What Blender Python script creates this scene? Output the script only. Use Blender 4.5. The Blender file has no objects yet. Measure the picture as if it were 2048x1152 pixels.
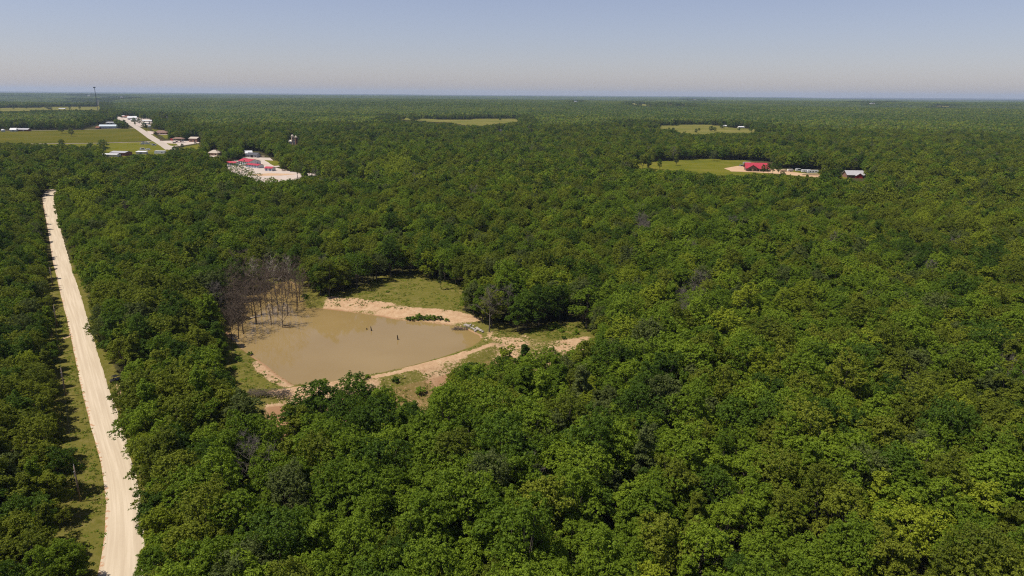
import bpy, math, random
import numpy as np
from mathutils import Matrix, Vector

random.seed(7)
RNG = np.random.default_rng(11)
scene = bpy.context.scene
R = math.radians

# ------------------------------------------------------------------ camera
CAM_H = 75.0
FPX = 1365.0                       # focal length in pixels of the 2048-wide photograph
PITCH, ROLL = R(15.85), R(0.42)
cp, sp = math.cos(PITCH), math.sin(PITCH)
F_ = np.array([0, cp, -sp]); U0 = np.array([0, sp, cp]); X0 = np.array([1.0, 0, 0])
R_ = math.cos(ROLL) * X0 + math.sin(ROLL) * U0
U_ = -math.sin(ROLL) * X0 + math.cos(ROLL) * U0
CAMP = np.array([0, 0, CAM_H])
cam = bpy.data.cameras.new('camera')
cam.sensor_width = 36.0
cam.lens = FPX / 2048 * 36.0
cam.clip_start = 1.0
cam.clip_end = 90000.0
camo = bpy.data.objects.new('camera', cam)
m = Matrix.Identity(4)
for i, a in enumerate((R_, U_, -F_)):
    for j in range(3):
        m[j][i] = a[j]
m[2][3] = CAM_H
camo.matrix_world = m
scene.collection.objects.link(camo)
scene.camera = camo

# ------------------------------------------------------------------ sky and sun
SUN_EL, SUN_AZ = 65.0, -104.0      # azimuth clockwise from +Y (straight ahead)
w = bpy.data.worlds.new('World'); scene.world = w; w.use_nodes = True
nt = w.node_tree; nt.nodes.clear()
sky = nt.nodes.new('ShaderNodeTexSky'); sky.sky_type = 'NISHITA'; sky.sun_disc = False
sky.sun_elevation = R(SUN_EL); sky.sun_rotation = R(SUN_AZ % 360)
sky.altitude = 300; sky.air_density = 1.0; sky.dust_density = .7; sky.ozone_density = 2.0
hs = nt.nodes.new('ShaderNodeHueSaturation'); hs.inputs['Saturation'].default_value = 0.80
bg = nt.nodes.new('ShaderNodeBackground'); bg.inputs['Strength'].default_value = 0.067
ow = nt.nodes.new('ShaderNodeOutputWorld')
tn = nt.nodes.new('ShaderNodeMix'); tn.data_type = 'RGBA'; tn.blend_type = 'MULTIPLY'; tn.inputs[0].default_value = 1.0; tn.inputs[7].default_value = (1.0, .93, 1.06, 1)
nt.links.new(sky.outputs[0], hs.inputs['Color']); nt.links.new(hs.outputs[0], tn.inputs[6]); nt.links.new(tn.outputs[2], bg.inputs[0]); nt.links.new(bg.outputs[0], ow.inputs[0])
sl = bpy.data.lights.new('sun', 'SUN'); sl.energy = 4.0; sl.angle = R(0.55); sl.color = (1.0, 0.93, 0.82)
so = bpy.data.objects.new('sun', sl); scene.collection.objects.link(so)
sd = Vector((math.sin(R(SUN_AZ)) * math.cos(R(SUN_EL)), math.cos(R(SUN_AZ)) * math.cos(R(SUN_EL)), math.sin(R(SUN_EL))))
so.rotation_euler = sd.to_track_quat('Z', 'Y').to_euler()
scene.view_settings.view_transform = 'Standard'; scene.view_settings.look = 'None'
scene.view_settings.gamma = 1.0; scene.view_settings.exposure = 0.5
scene.cycles.max_bounces = 5; scene.cycles.diffuse_bounces = 2; scene.cycles.glossy_bounces = 2
scene.cycles.transmission_bounces = 2; scene.cycles.transparent_max_bounces = 6; scene.cycles.volume_bounces = 0
scene.cycles.sample_clamp_indirect = 1.5; scene.cycles.use_denoising = False; scene.cycles.pixel_filter_type = 'BLACKMAN_HARRIS'; scene.cycles.filter_width = 1.15
scene.cycles.caustics_reflective = False; scene.cycles.caustics_refractive = False

# ------------------------------------------------------------------ terrain height, projection
def sstep(a, b, x):
    t = np.clip((x - a) / (b - a), 0, 1); return t * t * (3 - 2 * t)
_wr = np.random.default_rng(5)
_WAVES = [(2 * math.pi / L, a, math.pi / 2 + _wr.uniform(-.75, .75), _wr.uniform(0, 6.28)) for L, a in
          ((8200, 1.0), (5600, .9), (3900, .75), (2700, .55), (1900, .35), (1300, .2), (6500, .8))]
def far_h(x, y):
    x = np.asarray(x, float); y = np.asarray(y, float)
    r = np.hypot(x, y)
    s = 0
    for k, a, th, ph in _WAVES:
        s = s + a * np.sin(k * (x * math.cos(th) + y * math.sin(th)) + ph)
    amp = 32.0 * sstep(2300, 5200, r)
    amp = amp * (1 - .55 * sstep(7000, 13000, r))
    left = 26 * sstep(9000, 16000, r) * sstep(-0.05, -0.7, x / np.maximum(y, 1)) * .5 + 8 * sstep(9000, 15000, r)
    h = amp * s + left
    cap = 21.0 + 9.0 * sstep(9000, 14000, r)
    return np.where(h > 0, cap * np.tanh(h / cap), h)

def rays(px, py):
    px = np.asarray(px, float); py = np.asarray(py, float)
    u = (px - 1024) / FPX; v = -(py - 576) / FPX
    return F_ + u[..., None] * R_ + v[..., None] * U_
def at(px, py, z=None):
    """ground point (world) seen at photograph pixel px,py; z fixes the plane"""
    d = rays(px, py)
    if z is not None:
        t = np.minimum((z - CAM_H) / np.minimum(d[..., 2], -1e-4), 40000)
        p = CAMP + d * t[..., None]; p[..., 2] = z
        return p
    ts = np.geomspace(40, 38000, 700)          # march to the first crossing with the land
    q = CAMP + d[..., None, :] * ts[:, None]
    below = q[..., 2] <= far_h(q[..., 0], q[..., 1]); below[..., -1] = True
    k = np.maximum(below.argmax(-1), 1); lo = ts[k - 1]; hi = ts[k]
    for _ in range(24):
        mid = (lo + hi) / 2; q = CAMP + d * mid[..., None]; b_ = q[..., 2] <= far_h(q[..., 0], q[..., 1])
        hi = np.where(b_, mid, hi); lo = np.where(b_, lo, mid)
    p = CAMP + d * hi[..., None]; p[..., 2] = far_h(p[..., 0], p[..., 1])
    return p
def A(px, py, z=None):
    p = at(np.array([px]), np.array([py]), z)[0]; return p
def proj(P):
    q = np.asarray(P, float) - CAMP
    d = np.maximum(q @ F_, 0.1)
    return 1024 + FPX * (q @ R_) / d, 576 - FPX * (q @ U_) / d, d

def inpoly(x, y, poly):
    x = np.asarray(x); y = np.asarray(y); c = np.zeros(x.shape, bool)
    n = len(poly)
    for i in range(n):
        x1, y1 = poly[i]; x2, y2 = poly[(i + 1) % n]
        if y1 == y2: continue
        k = (y1 > y) != (y2 > y)
        c ^= k & (x < (x2 - x1) * (y - y1) / (y2 - y1) + x1)
    return c
def segdist(x, y, poly, closed=True):
    d = np.full(np.shape(x), 1e9)
    n = len(poly)
    for i in range(n if closed else n - 1):
        x1, y1 = poly[i][:2]; x2, y2 = poly[(i + 1) % n][:2]
        dx, dy = x2 - x1, y2 - y1; L = dx * dx + dy * dy + 1e-9
        t = np.clip(((x - x1) * dx + (y - y1) * dy) / L, 0, 1)
        d = np.minimum(d, np.hypot(x - x1 - t * dx, y - y1 - t * dy))
    return d
def sdf(x, y, poly):                # positive inside
    d = segdist(x, y, poly); return np.where(inpoly(x, y, poly), d, -d)
def world_poly(pts, z=0.0):
    p = at(np.array([q[0] for q in pts]), np.array([q[1] for q in pts]), z)
    return [(a[0], a[1]) for a in p]
_ng = np.random.default_rng(3).random((256, 256))
def vnoise(x, y):
    xi = np.floor(x).astype(int); yi = np.floor(y).astype(int); fx = x - xi; fy = y - yi
    fx = fx * fx * (3 - 2 * fx); fy = fy * fy * (3 - 2 * fy)
    g = lambda a, b: _ng[a % 256, b % 256]
    return (g(xi, yi) * (1 - fx) + g(xi + 1, yi) * fx) * (1 - fy) + (g(xi, yi + 1) * (1 - fx) + g(xi + 1, yi + 1) * fx) * fy
def fbm(x, y, o=4):
    s = 0; a = .5
    for i in range(o): s = s + a * vnoise(x * 2 ** i + 17 * i, y * 2 ** i + 9 * i); a *= .5
    return s

# ------------------------------------------------------------------ materials
def lin(r, g, b):
    f = lambda c: (c / 255) / 12.92 if c / 255 <= .04045 else ((c / 255 + .055) / 1.055) ** 2.4
    return (f(r), f(g), f(b), 1)
def newmat(name):
    m = bpy.data.materials.new(name); m.use_nodes = True
    n = m.node_tree; n.nodes.clear()
    o = n.nodes.new('ShaderNodeOutputMaterial')
    b = n.nodes.new('ShaderNodeBsdfPrincipled'); n.links.new(b.outputs[0], o.inputs[0])
    b.inputs['Specular IOR Level'].default_value = 0.3
    return m, n, b, o
def ramp(n, fac, stops):
    r = n.nodes.new('ShaderNodeValToRGB'); e = r.color_ramp.elements
    while len(e) < len(stops): e.new(.5)
    for el, (p, c) in zip(e, stops): el.position = p; el.color = c
    n.links.new(fac, r.inputs[0]); return r.outputs[0]
def noise(n, scale, detail=3, rough=.55, vec=None, coord='Object'):
    t = n.nodes.new('ShaderNodeTexNoise'); t.inputs['Scale'].default_value = scale
    t.inputs['Detail'].default_value = detail; t.inputs['Roughness'].default_value = rough
    if vec is None:
        c = n.nodes.new('ShaderNodeTexCoord'); vec = c.outputs[coord]
    n.links.new(vec, t.inputs['Vector']); return t.outputs[0]
def mixc(n, fac, a, b, mode='MIX'):
    x = n.nodes.new('ShaderNodeMix'); x.data_type = 'RGBA'; x.blend_type = mode
    for s, v in ((0, fac), (6, a), (7, b)):
        if isinstance(v, (int, float, tuple)): x.inputs[s].default_value = v
        else: n.links.new(v, x.inputs[s])
    return x.outputs[2]
def mathn(n, op, a, b=0.0, c=None):
    x = n.nodes.new('ShaderNodeMath'); x.operation = op
    for i, v in enumerate((a, b, c)):
        if v is None: continue
        if isinstance(v, (int, float)): x.inputs[i].default_value = v
        else: n.links.new(v, x.inputs[i])
    return x.outputs[0]
def attr(n, name, kind='GEOMETRY'):
    a = n.nodes.new('ShaderNodeAttribute'); a.attribute_name = name; a.attribute_type = kind; return a
def bump(n, b, h, strength=.5, dist=.1):
    u = n.nodes.new('ShaderNodeBump'); u.inputs['Strength'].default_value = strength; u.inputs['Distance'].default_value = dist
    n.links.new(h, u.inputs['Height']); n.links.new(u.outputs[0], b.inputs['Normal'])

def leaf_mat(name, c1, c2, trans=.28):
    """c1..c2: the range of leaf colour within and between crowns"""
    m, n, b, o = newmat(name)
    oi = n.nodes.new('ShaderNodeObjectInfo')
    cl = attr(n, 'clump').outputs['Fac']
    f = mathn(n, 'ADD', mathn(n, 'MULTIPLY', oi.outputs['Random'], .68), mathn(n, 'MULTIPLY', cl, .34))
    col = mixc(n, f, c1, c2)
    b.inputs['Roughness'].default_value = .6; b.inputs['Specular IOR Level'].default_value = .10
    n.links.new(col, b.inputs['Base Color'])
    t = n.nodes.new('ShaderNodeBsdfTranslucent')
    n.links.new(mixc(n, .5, col, (c2[0] * 1.3, c2[1] * 1.45, c2[2] * .5, 1)), t.inputs[0])
    x = n.nodes.new('ShaderNodeMixShader'); x.inputs[0].default_value = trans
    n.links.new(b.outputs[0], x.inputs[1]); n.links.new(t.outputs[0], x.inputs[2]); n.links.new(x.outputs[0], o.inputs[0])
    return m
SPECIES = {
    'dark green':   leaf_mat('leaf_dark_green', (.034, .066, .008, 1), (.096, .156, .014, 1)),
    'mid green':    leaf_mat('leaf_mid_green', (.066, .114, .009, 1), (.195, .265, .019, 1)),
    'olive green':  leaf_mat('leaf_olive', (.076, .100, .010, 1), (.195, .222, .020, 1)),
    'yellow green': leaf_mat('leaf_yellow_green', (.140, .180, .013, 1), (.260, .300, .022, 1)),
    'grey green':   leaf_mat('leaf_grey_green', (.072, .094, .024, 1), (.130, .156, .040, 1)),
}
SPN = list(SPECIES)
def simple(name, c, rough=.7, var=.25, scale=3.0, spec=.3, metal=0):
    m, n, b, o = newmat(name)
    f = noise(n, scale, 4)
    d = tuple(v * (1 - var) for v in c[:3]) + (1,); e = tuple(min(1, v * (1 + var)) for v in c[:3]) + (1,)
    n.links.new(ramp(n, f, [(.3, d), (.7, e)]), b.inputs['Base Color'])
    b.inputs['Roughness'].default_value = rough; b.inputs['Specular IOR Level'].default_value = spec; b.inputs['Metallic'].default_value = metal
    return m
M = {}
M['bark'] = simple('bark', (.10, .082, .065, 1), .9, .35, 6)
M['dead_bark'] = simple('dead_bark', (.112, .082, .058, 1), .9, .35, 4)
M['grey_bark'] = simple('grey_bark', (.15, .13, .105, 1), .9, .3, 4)
M['bleached'] = simple('bleached_wood', (.40, .34, .28, 1), .9, .25, 4)
M['pole_wood'] = simple('pole_wood', (.20, .15, .11, 1), .85, .25, 5)
M['white'] = simple('white_metal', (.62, .62, .62, 1), .45, .06, .8)
M['offwhite'] = simple('cream_siding', (.62, .58, .50, 1), .7, .1, .8)
M['red_roof'] = simple('red_metal_roof', (.35, .028, .048, 1), .55, .16, .5)
M['red_paint'] = simple('red_paint', (.45, .03, .03, 1), .5, .15, 1)
M['rust'] = simple('rust_brown', (.22, .085, .055, 1), .8, .3, 1)
M['brown_roof'] = simple('brown_shingle', (.20, .125, .095, 1), .9, .2, 2)
M['tan_roof'] = simple('tan_shingle', (.42, .36, .30, 1), .9, .15, 2)
M['brick'] = simple('brick', (.26, .14, .10, 1), .85, .2, 3)
M['tan_wall'] = simple('tan_wall', (.48, .36, .25, 1), .85, .12, 2)
M['grey_roof'] = simple('grey_metal_roof', (.36, .35, .36, 1), .45, .12, 1)
M['dark_roof'] = simple('dark_shingle', (.07, .07, .085, 1), .8, .2, 2)
M['grey_wall'] = simple('grey_siding', (.40, .42, .46, 1), .7, .1, 1)
M['blue_metal'] = simple('pale_blue_metal', (.48, .54, .57, 1), .4, .1, .5)
M['door_dark'] = simple('roller_door', (.16, .20, .30, 1), .5, .1, 1)
M['glass'] = simple('window_glass', (.03, .035, .04, 1), .1, .1, 1, .6)
M['rubber'] = simple('rubber', (.02, .02, .02, 1), .8, .1, 3)
M['black_paint'] = simple('black_paint', (.015, .015, .018, 1), .3, .1, 3, .5)
M['blue_paint'] = simple('blue_paint', (.06, .12, .25, 1), .3, .1, 3, .5)
M['silver_paint'] = simple('silver_paint', (.45, .46, .48, 1), .3, .1, 3, .5)
M['steel'] = simple('galvanised_steel', (.20, .20, .21, 1), .5, .1, 2)
M['mast_grey'] = simple('mast_grey', (.075, .075, .08, 1), .6, .1, 2)
M['concrete'] = simple('concrete', (.50, .46, .41, 1), .85, .12, .6)
M['lumber'] = simple('lumber', (.52, .40, .26, 1), .8, .2, 2)
M['rock'] = simple('rock', (.33, .29, .25, 1), .9, .25, 3)
M['stump'] = simple('wet_stump', (.03, .022, .018, 1), .6, .2, 6)
M['twig_pile'] = simple('brush_twigs', (.10, .078, .060, 1), .9, .3, 5)

def gravel_mat():
    m, n, b, o = newmat('gravel_road')
    uv = n.nodes.new('ShaderNodeUVMap'); uv.uv_map = 'uv'
    mp = n.nodes.new('ShaderNodeMapping'); mp.inputs['Scale'].default_value = (9, .035, 1); n.links.new(uv.outputs[0], mp.inputs[0])
    f = noise(n, 1.0, 5, .6, mp.outputs[0])
    base = ramp(n, f, [(.36, (.425, .345, .250, 1)), (.5, (.47, .39, .285, 1)), (.62, (.53, .445, .335, 1))])
    f2 = noise(n, 1.3, 6, .7)
    base = mixc(n, .12, base, ramp(n, f2, [(.3, (.40, .32, .23, 1)), (.7, (.54, .45, .35, 1))]))
    e = attr(n, 'edge').outputs['Fac']
    ed = mathn(n, 'ADD', e, mathn(n, 'MULTIPLY', mathn(n, 'SUBTRACT', noise(n, .8, 4), .5), 1.2))
    base = mixc(n, ramp(n, ed, [(.93, (0, 0, 0, 1)), (1.08, (1, 1, 1, 1))]), base, (.40, .245, .15, 1))
    n.links.new(base, b.inputs['Base Color']); b.inputs['Roughness'].default_value = .95
    bump(n, b, noise(n, 5, 5, .7), .2, .04); b.inputs['Specular IOR Level'].default_value = 0.02
    return m
M['gravel'] = gravel_mat()
def lot_mat(name, c1, c2, c3, scale=.05):
    m, n, b, o = newmat(name)
    f = noise(n, scale, 5, .6)
    col = ramp(n, f, [(.35, c1), (.52, c2), (.66, c3)])
    col = mixc(n, .3, col, ramp(n, noise(n, scale * 9, 4), [(.3, c1), (.7, c2)]))
    n.links.new(col, b.inputs['Base Color']); b.inputs['Roughness'].default_value = 1.0; b.inputs['Specular IOR Level'].default_value = 0.0
    return m
M['lot'] = lot_mat('pale_gravel', (.40, .335, .29, 1), (.46, .395, .345, 1), (.38, .27, .19, 1))
M['pave'] = lot_mat('pale_pavement', (.36, .31, .26, 1), (.42, .365, .31, 1), (.33, .28, .235, 1))
M['soil'] = lot_mat('orange_soil', (.40, .26, .155, 1), (.46, .32, .20, 1), (.33, .20, .11, 1), .1)
M['field'] = lot_mat('hay_field', (.070, .074, .010, 1), (.090, .086, .012, 1), (.122, .100, .018, 1), .012)
M['pasture'] = lot_mat('pasture', (.100, .108, .022, 1), (.140, .130, .032, 1), (.185, .158, .050, 1), .012)
M['lawn'] = lot_mat('lawn', (.086, .096, .011, 1), (.120, .118, .015, 1), (.165, .138, .028, 1), .03)

def ground_mat():
    m, n, b, o = newmat('ground')
    s = attr(n, 'soil').outputs['Fac']; g = attr(n, 'grass').outputs['Fac']
    nf = noise(n, .45, 6, .7); nc = noise(n, .05, 4); nfine = noise(n, 1.6, 5, .75)
    forest = ramp(n, nf, [(.3, (.030, .034, .012, 1)), (.55, (.055, .050, .020, 1)), (.75, (.10, .070, .040, 1))])
    grass = ramp(n, nf, [(.30, (.066, .072, .012, 1)), (.5, (.118, .108, .024, 1)), (.72, (.20, .155, .062, 1))])
    grass = mixc(n, ramp(n, nc, [(.4, (0, 0, 0, 1)), (.65, (1, 1, 1, 1))]), grass, ramp(n, nfine, [(.3, (.085, .090, .014, 1)), (.7, (.155, .132, .034, 1))]))
    soil = ramp(n, nf, [(.3, (.28, .160, .078, 1)), (.5, (.385, .250, .136, 1)), (.72, (.49, .365, .225, 1))])
    soil = mixc(n, .4, soil, ramp(n, nfine, [(.3, (.27, .155, .085, 1)), (.7, (.52, .375, .25, 1))]))
    gm = mathn(n, 'ADD', g, mathn(n, 'MULTIPLY', mathn(n, 'SUBTRACT', nfine, .5), 1.1))
    sm = mathn(n, 'ADD', s, mathn(n, 'MULTIPLY', mathn(n, 'SUBTRACT', nfine, .5), 1.5))
    col = mixc(n, ramp(n, gm, [(.42, (0, 0, 0, 1)), (.58, (1, 1, 1, 1))]), forest, grass)
    col = mixc(n, ramp(n, sm, [(.42, (0, 0, 0, 1)), (.58, (1, 1, 1, 1))]), col, soil)
    # wet margin at the waterline
    geo = n.nodes.new('ShaderNodeNewGeometry'); sx = n.nodes.new('ShaderNodeSeparateXYZ'); n.links.new(geo.outputs['Position'], sx.inputs[0])
    wet = mathn(n, 'MULTIPLY', ramp(n, mathn(n, 'ADD', sx.outputs[2], 1.0), [(.47, (1, 1, 1, 1)), (.62, (0, 0, 0, 1))]), s)
    col = mixc(n, wet, col, (.27, .15, .08, 1))
    n.links.new(col, b.inputs['Base Color']); b.inputs['Roughness'].default_value = .95
    bump(n, b, nfine, .6, .25); b.inputs['Specular IOR Level'].default_value = 0.0
    return m
M['ground'] = ground_mat()
def water_mat():
    m, n, b, o = newmat('muddy_water')
    f = noise(n, .03, 3)
    n.links.new(ramp(n, f, [(.35, (.220, .150, .056, 1)), (.65, (.250, .175, .072, 1))]), b.inputs['Base Color'])
    b.inputs['Roughness'].default_value = .06; b.inputs['IOR'].default_value = 1.333; b.inputs['Specular IOR Level'].default_value = .5
    bump(n, b, noise(n, 1.2, 3), .12, .02)
    return m
M['water'] = water_mat()

# ------------------------------------------------------------------ mesh helpers
def link(o): scene.collection.objects.link(o); return o
def mesh_np(name, V, Fq, mats, mi=None, attrs=None, smooth=False):
    """V (n,3); Fq list of arrays (k, 3|4)"""
    me = bpy.data.meshes.new(name)
    V = np.asarray(V, np.float32)
    if not isinstance(Fq, list): Fq = [Fq]
    Fq = [np.asarray(f, np.int32) for f in Fq if len(f)]
    loops = np.concatenate([f.ravel() for f in Fq]); sizes = np.concatenate([np.full(len(f), f.shape[1]) for f in Fq])
    me.vertices.add(len(V)); me.vertices.foreach_set('co', V.ravel())
    me.loops.add(len(loops)); me.loops.foreach_set('vertex_index', loops.astype(np.int32))
    me.polygons.add(len(sizes)); st = np.zeros(len(sizes), np.int32); st[1:] = np.cumsum(sizes)[:-1]
    me.polygons.foreach_set('loop_start', st); me.polygons.foreach_set('loop_total', sizes.astype(np.int32))
    for x in mats: me.materials.append(x)
    if mi is not None: me.polygons.foreach_set('material_index', np.asarray(mi, np.int32))
    if smooth: me.polygons.foreach_set('use_smooth', np.ones(len(sizes), bool))
    for k, (dom, arr) in (attrs or {}).items():
        a = me.attributes.new(k, 'FLOAT', dom); a.data.foreach_set('value', np.asarray(arr, np.float32).ravel())
    me.update(calc_edges=True); me.validate()
    return me
class MB:
    """collects boxes, tubes and prisms for ONE mesh"""
    def __init__(s): s.v = []; s.f = []; s.n = 0
    def add(s, V, F):
        s.v.append(np.asarray(V, float)); s.f += [tuple(int(i) + s.n for i in f) for f in F]; s.n += len(V); return s
    def box(s, x0, x1, y0, y1, z0, z1, rz=0, c=(0, 0)):
        V = np.array([(x, y, z) for z in (z0, z1) for x, y in ((x0, y0), (x1, y0), (x1, y1), (x0, y1))], float)
        if rz:
            ca, sa = math.cos(rz), math.sin(rz); a = V[:, 0] - c[0]; b_ = V[:, 1] - c[1]
            V[:, 0] = c[0] + a * ca - b_ * sa; V[:, 1] = c[1] + a * sa + b_ * ca
        return s.add(V, [(0, 3, 2, 1), (4, 5, 6, 7), (0, 1, 5, 4), (1, 2, 6, 5), (2, 3, 7, 6), (3, 0, 4, 7)])
    def tube(s, P, rad, k=6, cap=True):
        V, Fq, Ft = tube_np(np.asarray(P, float), np.asarray(rad, float), k)
        fs = [tuple(f) for f in Fq]
        if cap: fs += [tuple(range(k - 1, -1, -1)), tuple(range(len(V) - k, len(V)))]
        return s.add(V, fs)
    def prism(s, prof, y0, y1, axis='y'):
        n = len(prof)
        if axis == 'y': V = [(x, y0, z) for x, z in prof] + [(x, y1, z) for x, z in prof]
        else: V = [(y0, x, z) for x, z in prof] + [(y1, x, z) for x, z in prof]
        return s.add(V, [tuple(range(n)), tuple(range(2 * n - 1, n - 1, -1))] + [(i, i + n, (i + 1) % n + n, (i + 1) % n) for i in range(n)])
    def build(s, name, mat, parent=None, smooth=False):
        me = bpy.data.meshes.new(name); me.from_pydata(np.concatenate(s.v).tolist(), [], s.f); me.materials.append(mat)
        import bmesh
        b = bmesh.new(); b.from_mesh(me); bmesh.ops.recalc_face_normals(b, faces=b.faces); b.to_mesh(me); b.free()
        if smooth: me.polygons.foreach_set('use_smooth', np.ones(len(me.polygons), bool))
        o = link(bpy.data.objects.new(name, me)); o.parent = parent; return o
def tube_np(P, rad, k):
    n = len(P)
    T = np.gradient(P, axis=0); T /= np.linalg.norm(T, axis=1)[:, None] + 1e-9
    ref = np.array([0, 0, 1.0]) if abs(T[0, 2]) < .9 else np.array([1.0, 0, 0])
    a = np.cross(T, ref); a /= np.linalg.norm(a, axis=1)[:, None] + 1e-9; b = np.cross(T, a)
    ang = np.arange(k) * 2 * math.pi / k
    V = P[:, None, :] + rad[:, None, None] * (np.cos(ang)[None, :, None] * a[:, None, :] + np.sin(ang)[None, :, None] * b[:, None, :])
    V = V.reshape(-1, 3)
    i = np.arange(n - 1)[:, None] * k; j = np.arange(k)[None, :]; j2 = (j + 1) % k
    Fq = np.stack([i + j, i + j2, i + k + j2, i + k + j], -1).reshape(-1, 4)
    return V, Fq, None
def tag(o, label=None, cat=None, group=None, kind=None):
    if label: o['label'] = label
    if cat: o['category'] = cat
    if group: o['group'] = group
    if kind: o['kind'] = kind
    return o
def empty(name, loc, rz=0, label=None, cat=None, group=None):
    o = bpy.data.objects.new(name, None); o.empty_display_size = .5; o.location = tuple(float(v) for v in loc); o.rotation_euler = (0, 0, rz)
    link(o); return tag(o, label, cat, group)
def copy_tree(o, parent=None):
    c = o.copy(); link(c); c.parent = parent
    for ch in list(o.children): copy_tree(ch, c)
    return c

# ------------------------------------------------------------------ layout: outlines on the ground, given where the photograph shows them
ROAD_L = [(111, 377), (94, 380), (86, 388), (85, 400), (88, 420), (95, 455), (105, 520), (124, 600), (139, 660), (151, 720), (166, 790), (186, 870), (204, 935), (212, 990), (213, 1040), (206, 1095), (196, 1150), (188, 1190), (176, 1260), (160, 1340)]
ROAD_R = [(113, 384), (110, 387), (107, 392), (108, 402), (113, 425), (124, 470), (144, 540), (166, 605), (183, 665), (204, 735), (226, 800), (250, 870), (270, 940), (281, 990), (288, 1040), (291, 1095), (293, 1150), (294, 1190), (296, 1260), (298, 1340)]
WATER_Z = -0.6
POND = [(612, 617), (640, 617), (700, 624), (755, 632), (800, 641), (850, 645), (900, 651), (935, 660), (958, 671), (962, 680), (945, 692), (915, 703), (880, 715), (830, 729), (780, 741), (740, 750), (700, 757), (660, 763), (620, 768), (588, 769), (560, 752), (535, 732), (510, 715), (488, 700), (470, 684), (455, 664), (452, 640), (470, 610), (500, 590), (540, 572), (575, 562), (597, 572), (604, 596)]
GRASS_N = [(600, 600), (640, 594), (700, 580), (735, 568), (765, 552), (830, 540), (875, 555), (935, 570), (925, 618), (900, 625), (860, 622), (800, 618), (740, 612), (680, 608), (620, 606)]
DAM = [(540, 783), (600, 778), (660, 769), (720, 759), (780, 748), (850, 731), (920, 712), (985, 688)]
pondW = world_poly(POND, WATER_Z); damW = world_poly(DAM, 1.0); gnW = world_poly(GRASS_N, 1.0)
soilE = world_poly([(955, 692), (972, 668), (960, 652), (985, 660), (1020, 668), (1060, 670), (1110, 672), (1178, 668), (1215, 690), (1190, 720), (1110, 750), (1060, 760), (1000, 760), (920, 790), (860, 830), (800, 840), (690, 830), (640, 840), (600, 860), (545, 870), (525, 840), (540, 790), (620, 770), (700, 757), (780, 741), (880, 715)])
grassE = world_poly([(1045, 664), (1085, 654), (1110, 645), (1190, 645), (1185, 672), (1130, 676), (1090, 682), (1060, 674)])
grassW = world_poly([(430, 700), (470, 684), (488, 700), (510, 715), (560, 760), (580, 775), (540, 800), (600, 812), (590, 822), (520, 822), (440, 800), (400, 740)])
soilW = world_poly([(500, 724), (518, 716), (545, 738), (588, 768), (575, 776), (545, 768), (512, 744)])
ROADC = [((a[0] + b[0]) / 2, (a[1] + b[1]) / 2) for a, b in zip(world_poly(ROAD_L)[::3], world_poly(ROAD_R)[::3])] if False else world_poly([(105, 385), (97, 420), (115, 490), (145, 600), (170, 700), (195, 790), (222, 880), (245, 960), (250, 1050), (244, 1150), (240, 1340)])
verge = world_poly([(60, 370), (111, 370), (118, 384), (118, 400), (130, 440), (155, 540), (180, 605), (200, 665), (225, 735), (262, 800), (300, 940), (312, 1040), (320, 1200), (320, 1350), (60, 1350), (90, 1100), (90, 1000), (90, 850), (95, 740), (80, 600), (60, 480)])

def near_h(x, y):
    """relief of pond basin, cut bank and dam"""
    x = np.asarray(x, float); y = np.asarray(y, float)
    h = np.zeros(np.broadcast(x, y).shape)
    m = (np.abs(x) < 160) & (y > 120) & (y < 420)
    if not m.any(): return h
    xs = x[m]; ys = y[m]
    sp_ = sdf(xs, ys, pondW)
    dd = segdist(xs, ys, damW, False)
    gully = (fbm(xs * .9, ys * .12, 3) - .45) * 1.1
    g = sdf(xs, ys, gnW)
    out = -sp_                                       # distance outside the water
    north = sstep(-8, 2, g) * 1.0
    bank = WATER_Z + (out) * (0.16 + .10 * north) + gully * sstep(.5, 3, out) * (1 - sstep(8, 14, out)) * .45
    land = 0.15 + 1.3 * sstep(-14, 6, g) + (fbm(xs * .08, ys * .08, 3) - .45) * .8 * sstep(4, 20, out)
    z = np.minimum(bank, land)
    # dam ridge and its outer slope
    side = segdist(xs, ys, damW, False)
    # outer side = nearer the camera than the dam line
    dx = np.array([p[0] for p in damW]); dy = np.array([p[1] for p in damW])
    yl = np.interp(xs, dx, dy); outer = (ys < yl) & (xs > dx[0] - 6) & (xs < dx[-1] + 10)
    crest = 1.0
    slope_out = crest - np.maximum(side - 2.2, 0) * .38
    slope_in = crest - np.maximum(side - 1.8, 0) * .45
    zd = np.where(outer, np.maximum(slope_out, -3.0 + sstep(15, 45, side) * 3.0), slope_in)
    fadex = sstep(dx[0] - 8, dx[0] + 2, xs) * (1 - sstep(dx[-1] - 2, dx[-1] + 12, xs))
    z = np.where(outer, z * (1 - fadex) + zd * fadex, np.maximum(z, np.where(side < 8, zd * fadex + z * (1 - fadex), z)))
    z = np.where(sp_ > 0, np.minimum(WATER_Z - sp_ * .25, WATER_Z - .03).clip(-3, None), z)
    z += (fbm(xs * .7, ys * .7, 3) - .45) * .22 * sstep(0.3, 2, out)
    e = np.minimum(np.minimum(xs + 160, 160 - xs), np.minimum(ys - 120, 420 - ys))
    h[m] = z * sstep(0, 25, e) * sstep(9, 22, segdist(xs, ys, ROADC, False))
    return h
def ground_z(x, y): return far_h(x, y) + near_h(x, y)

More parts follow.
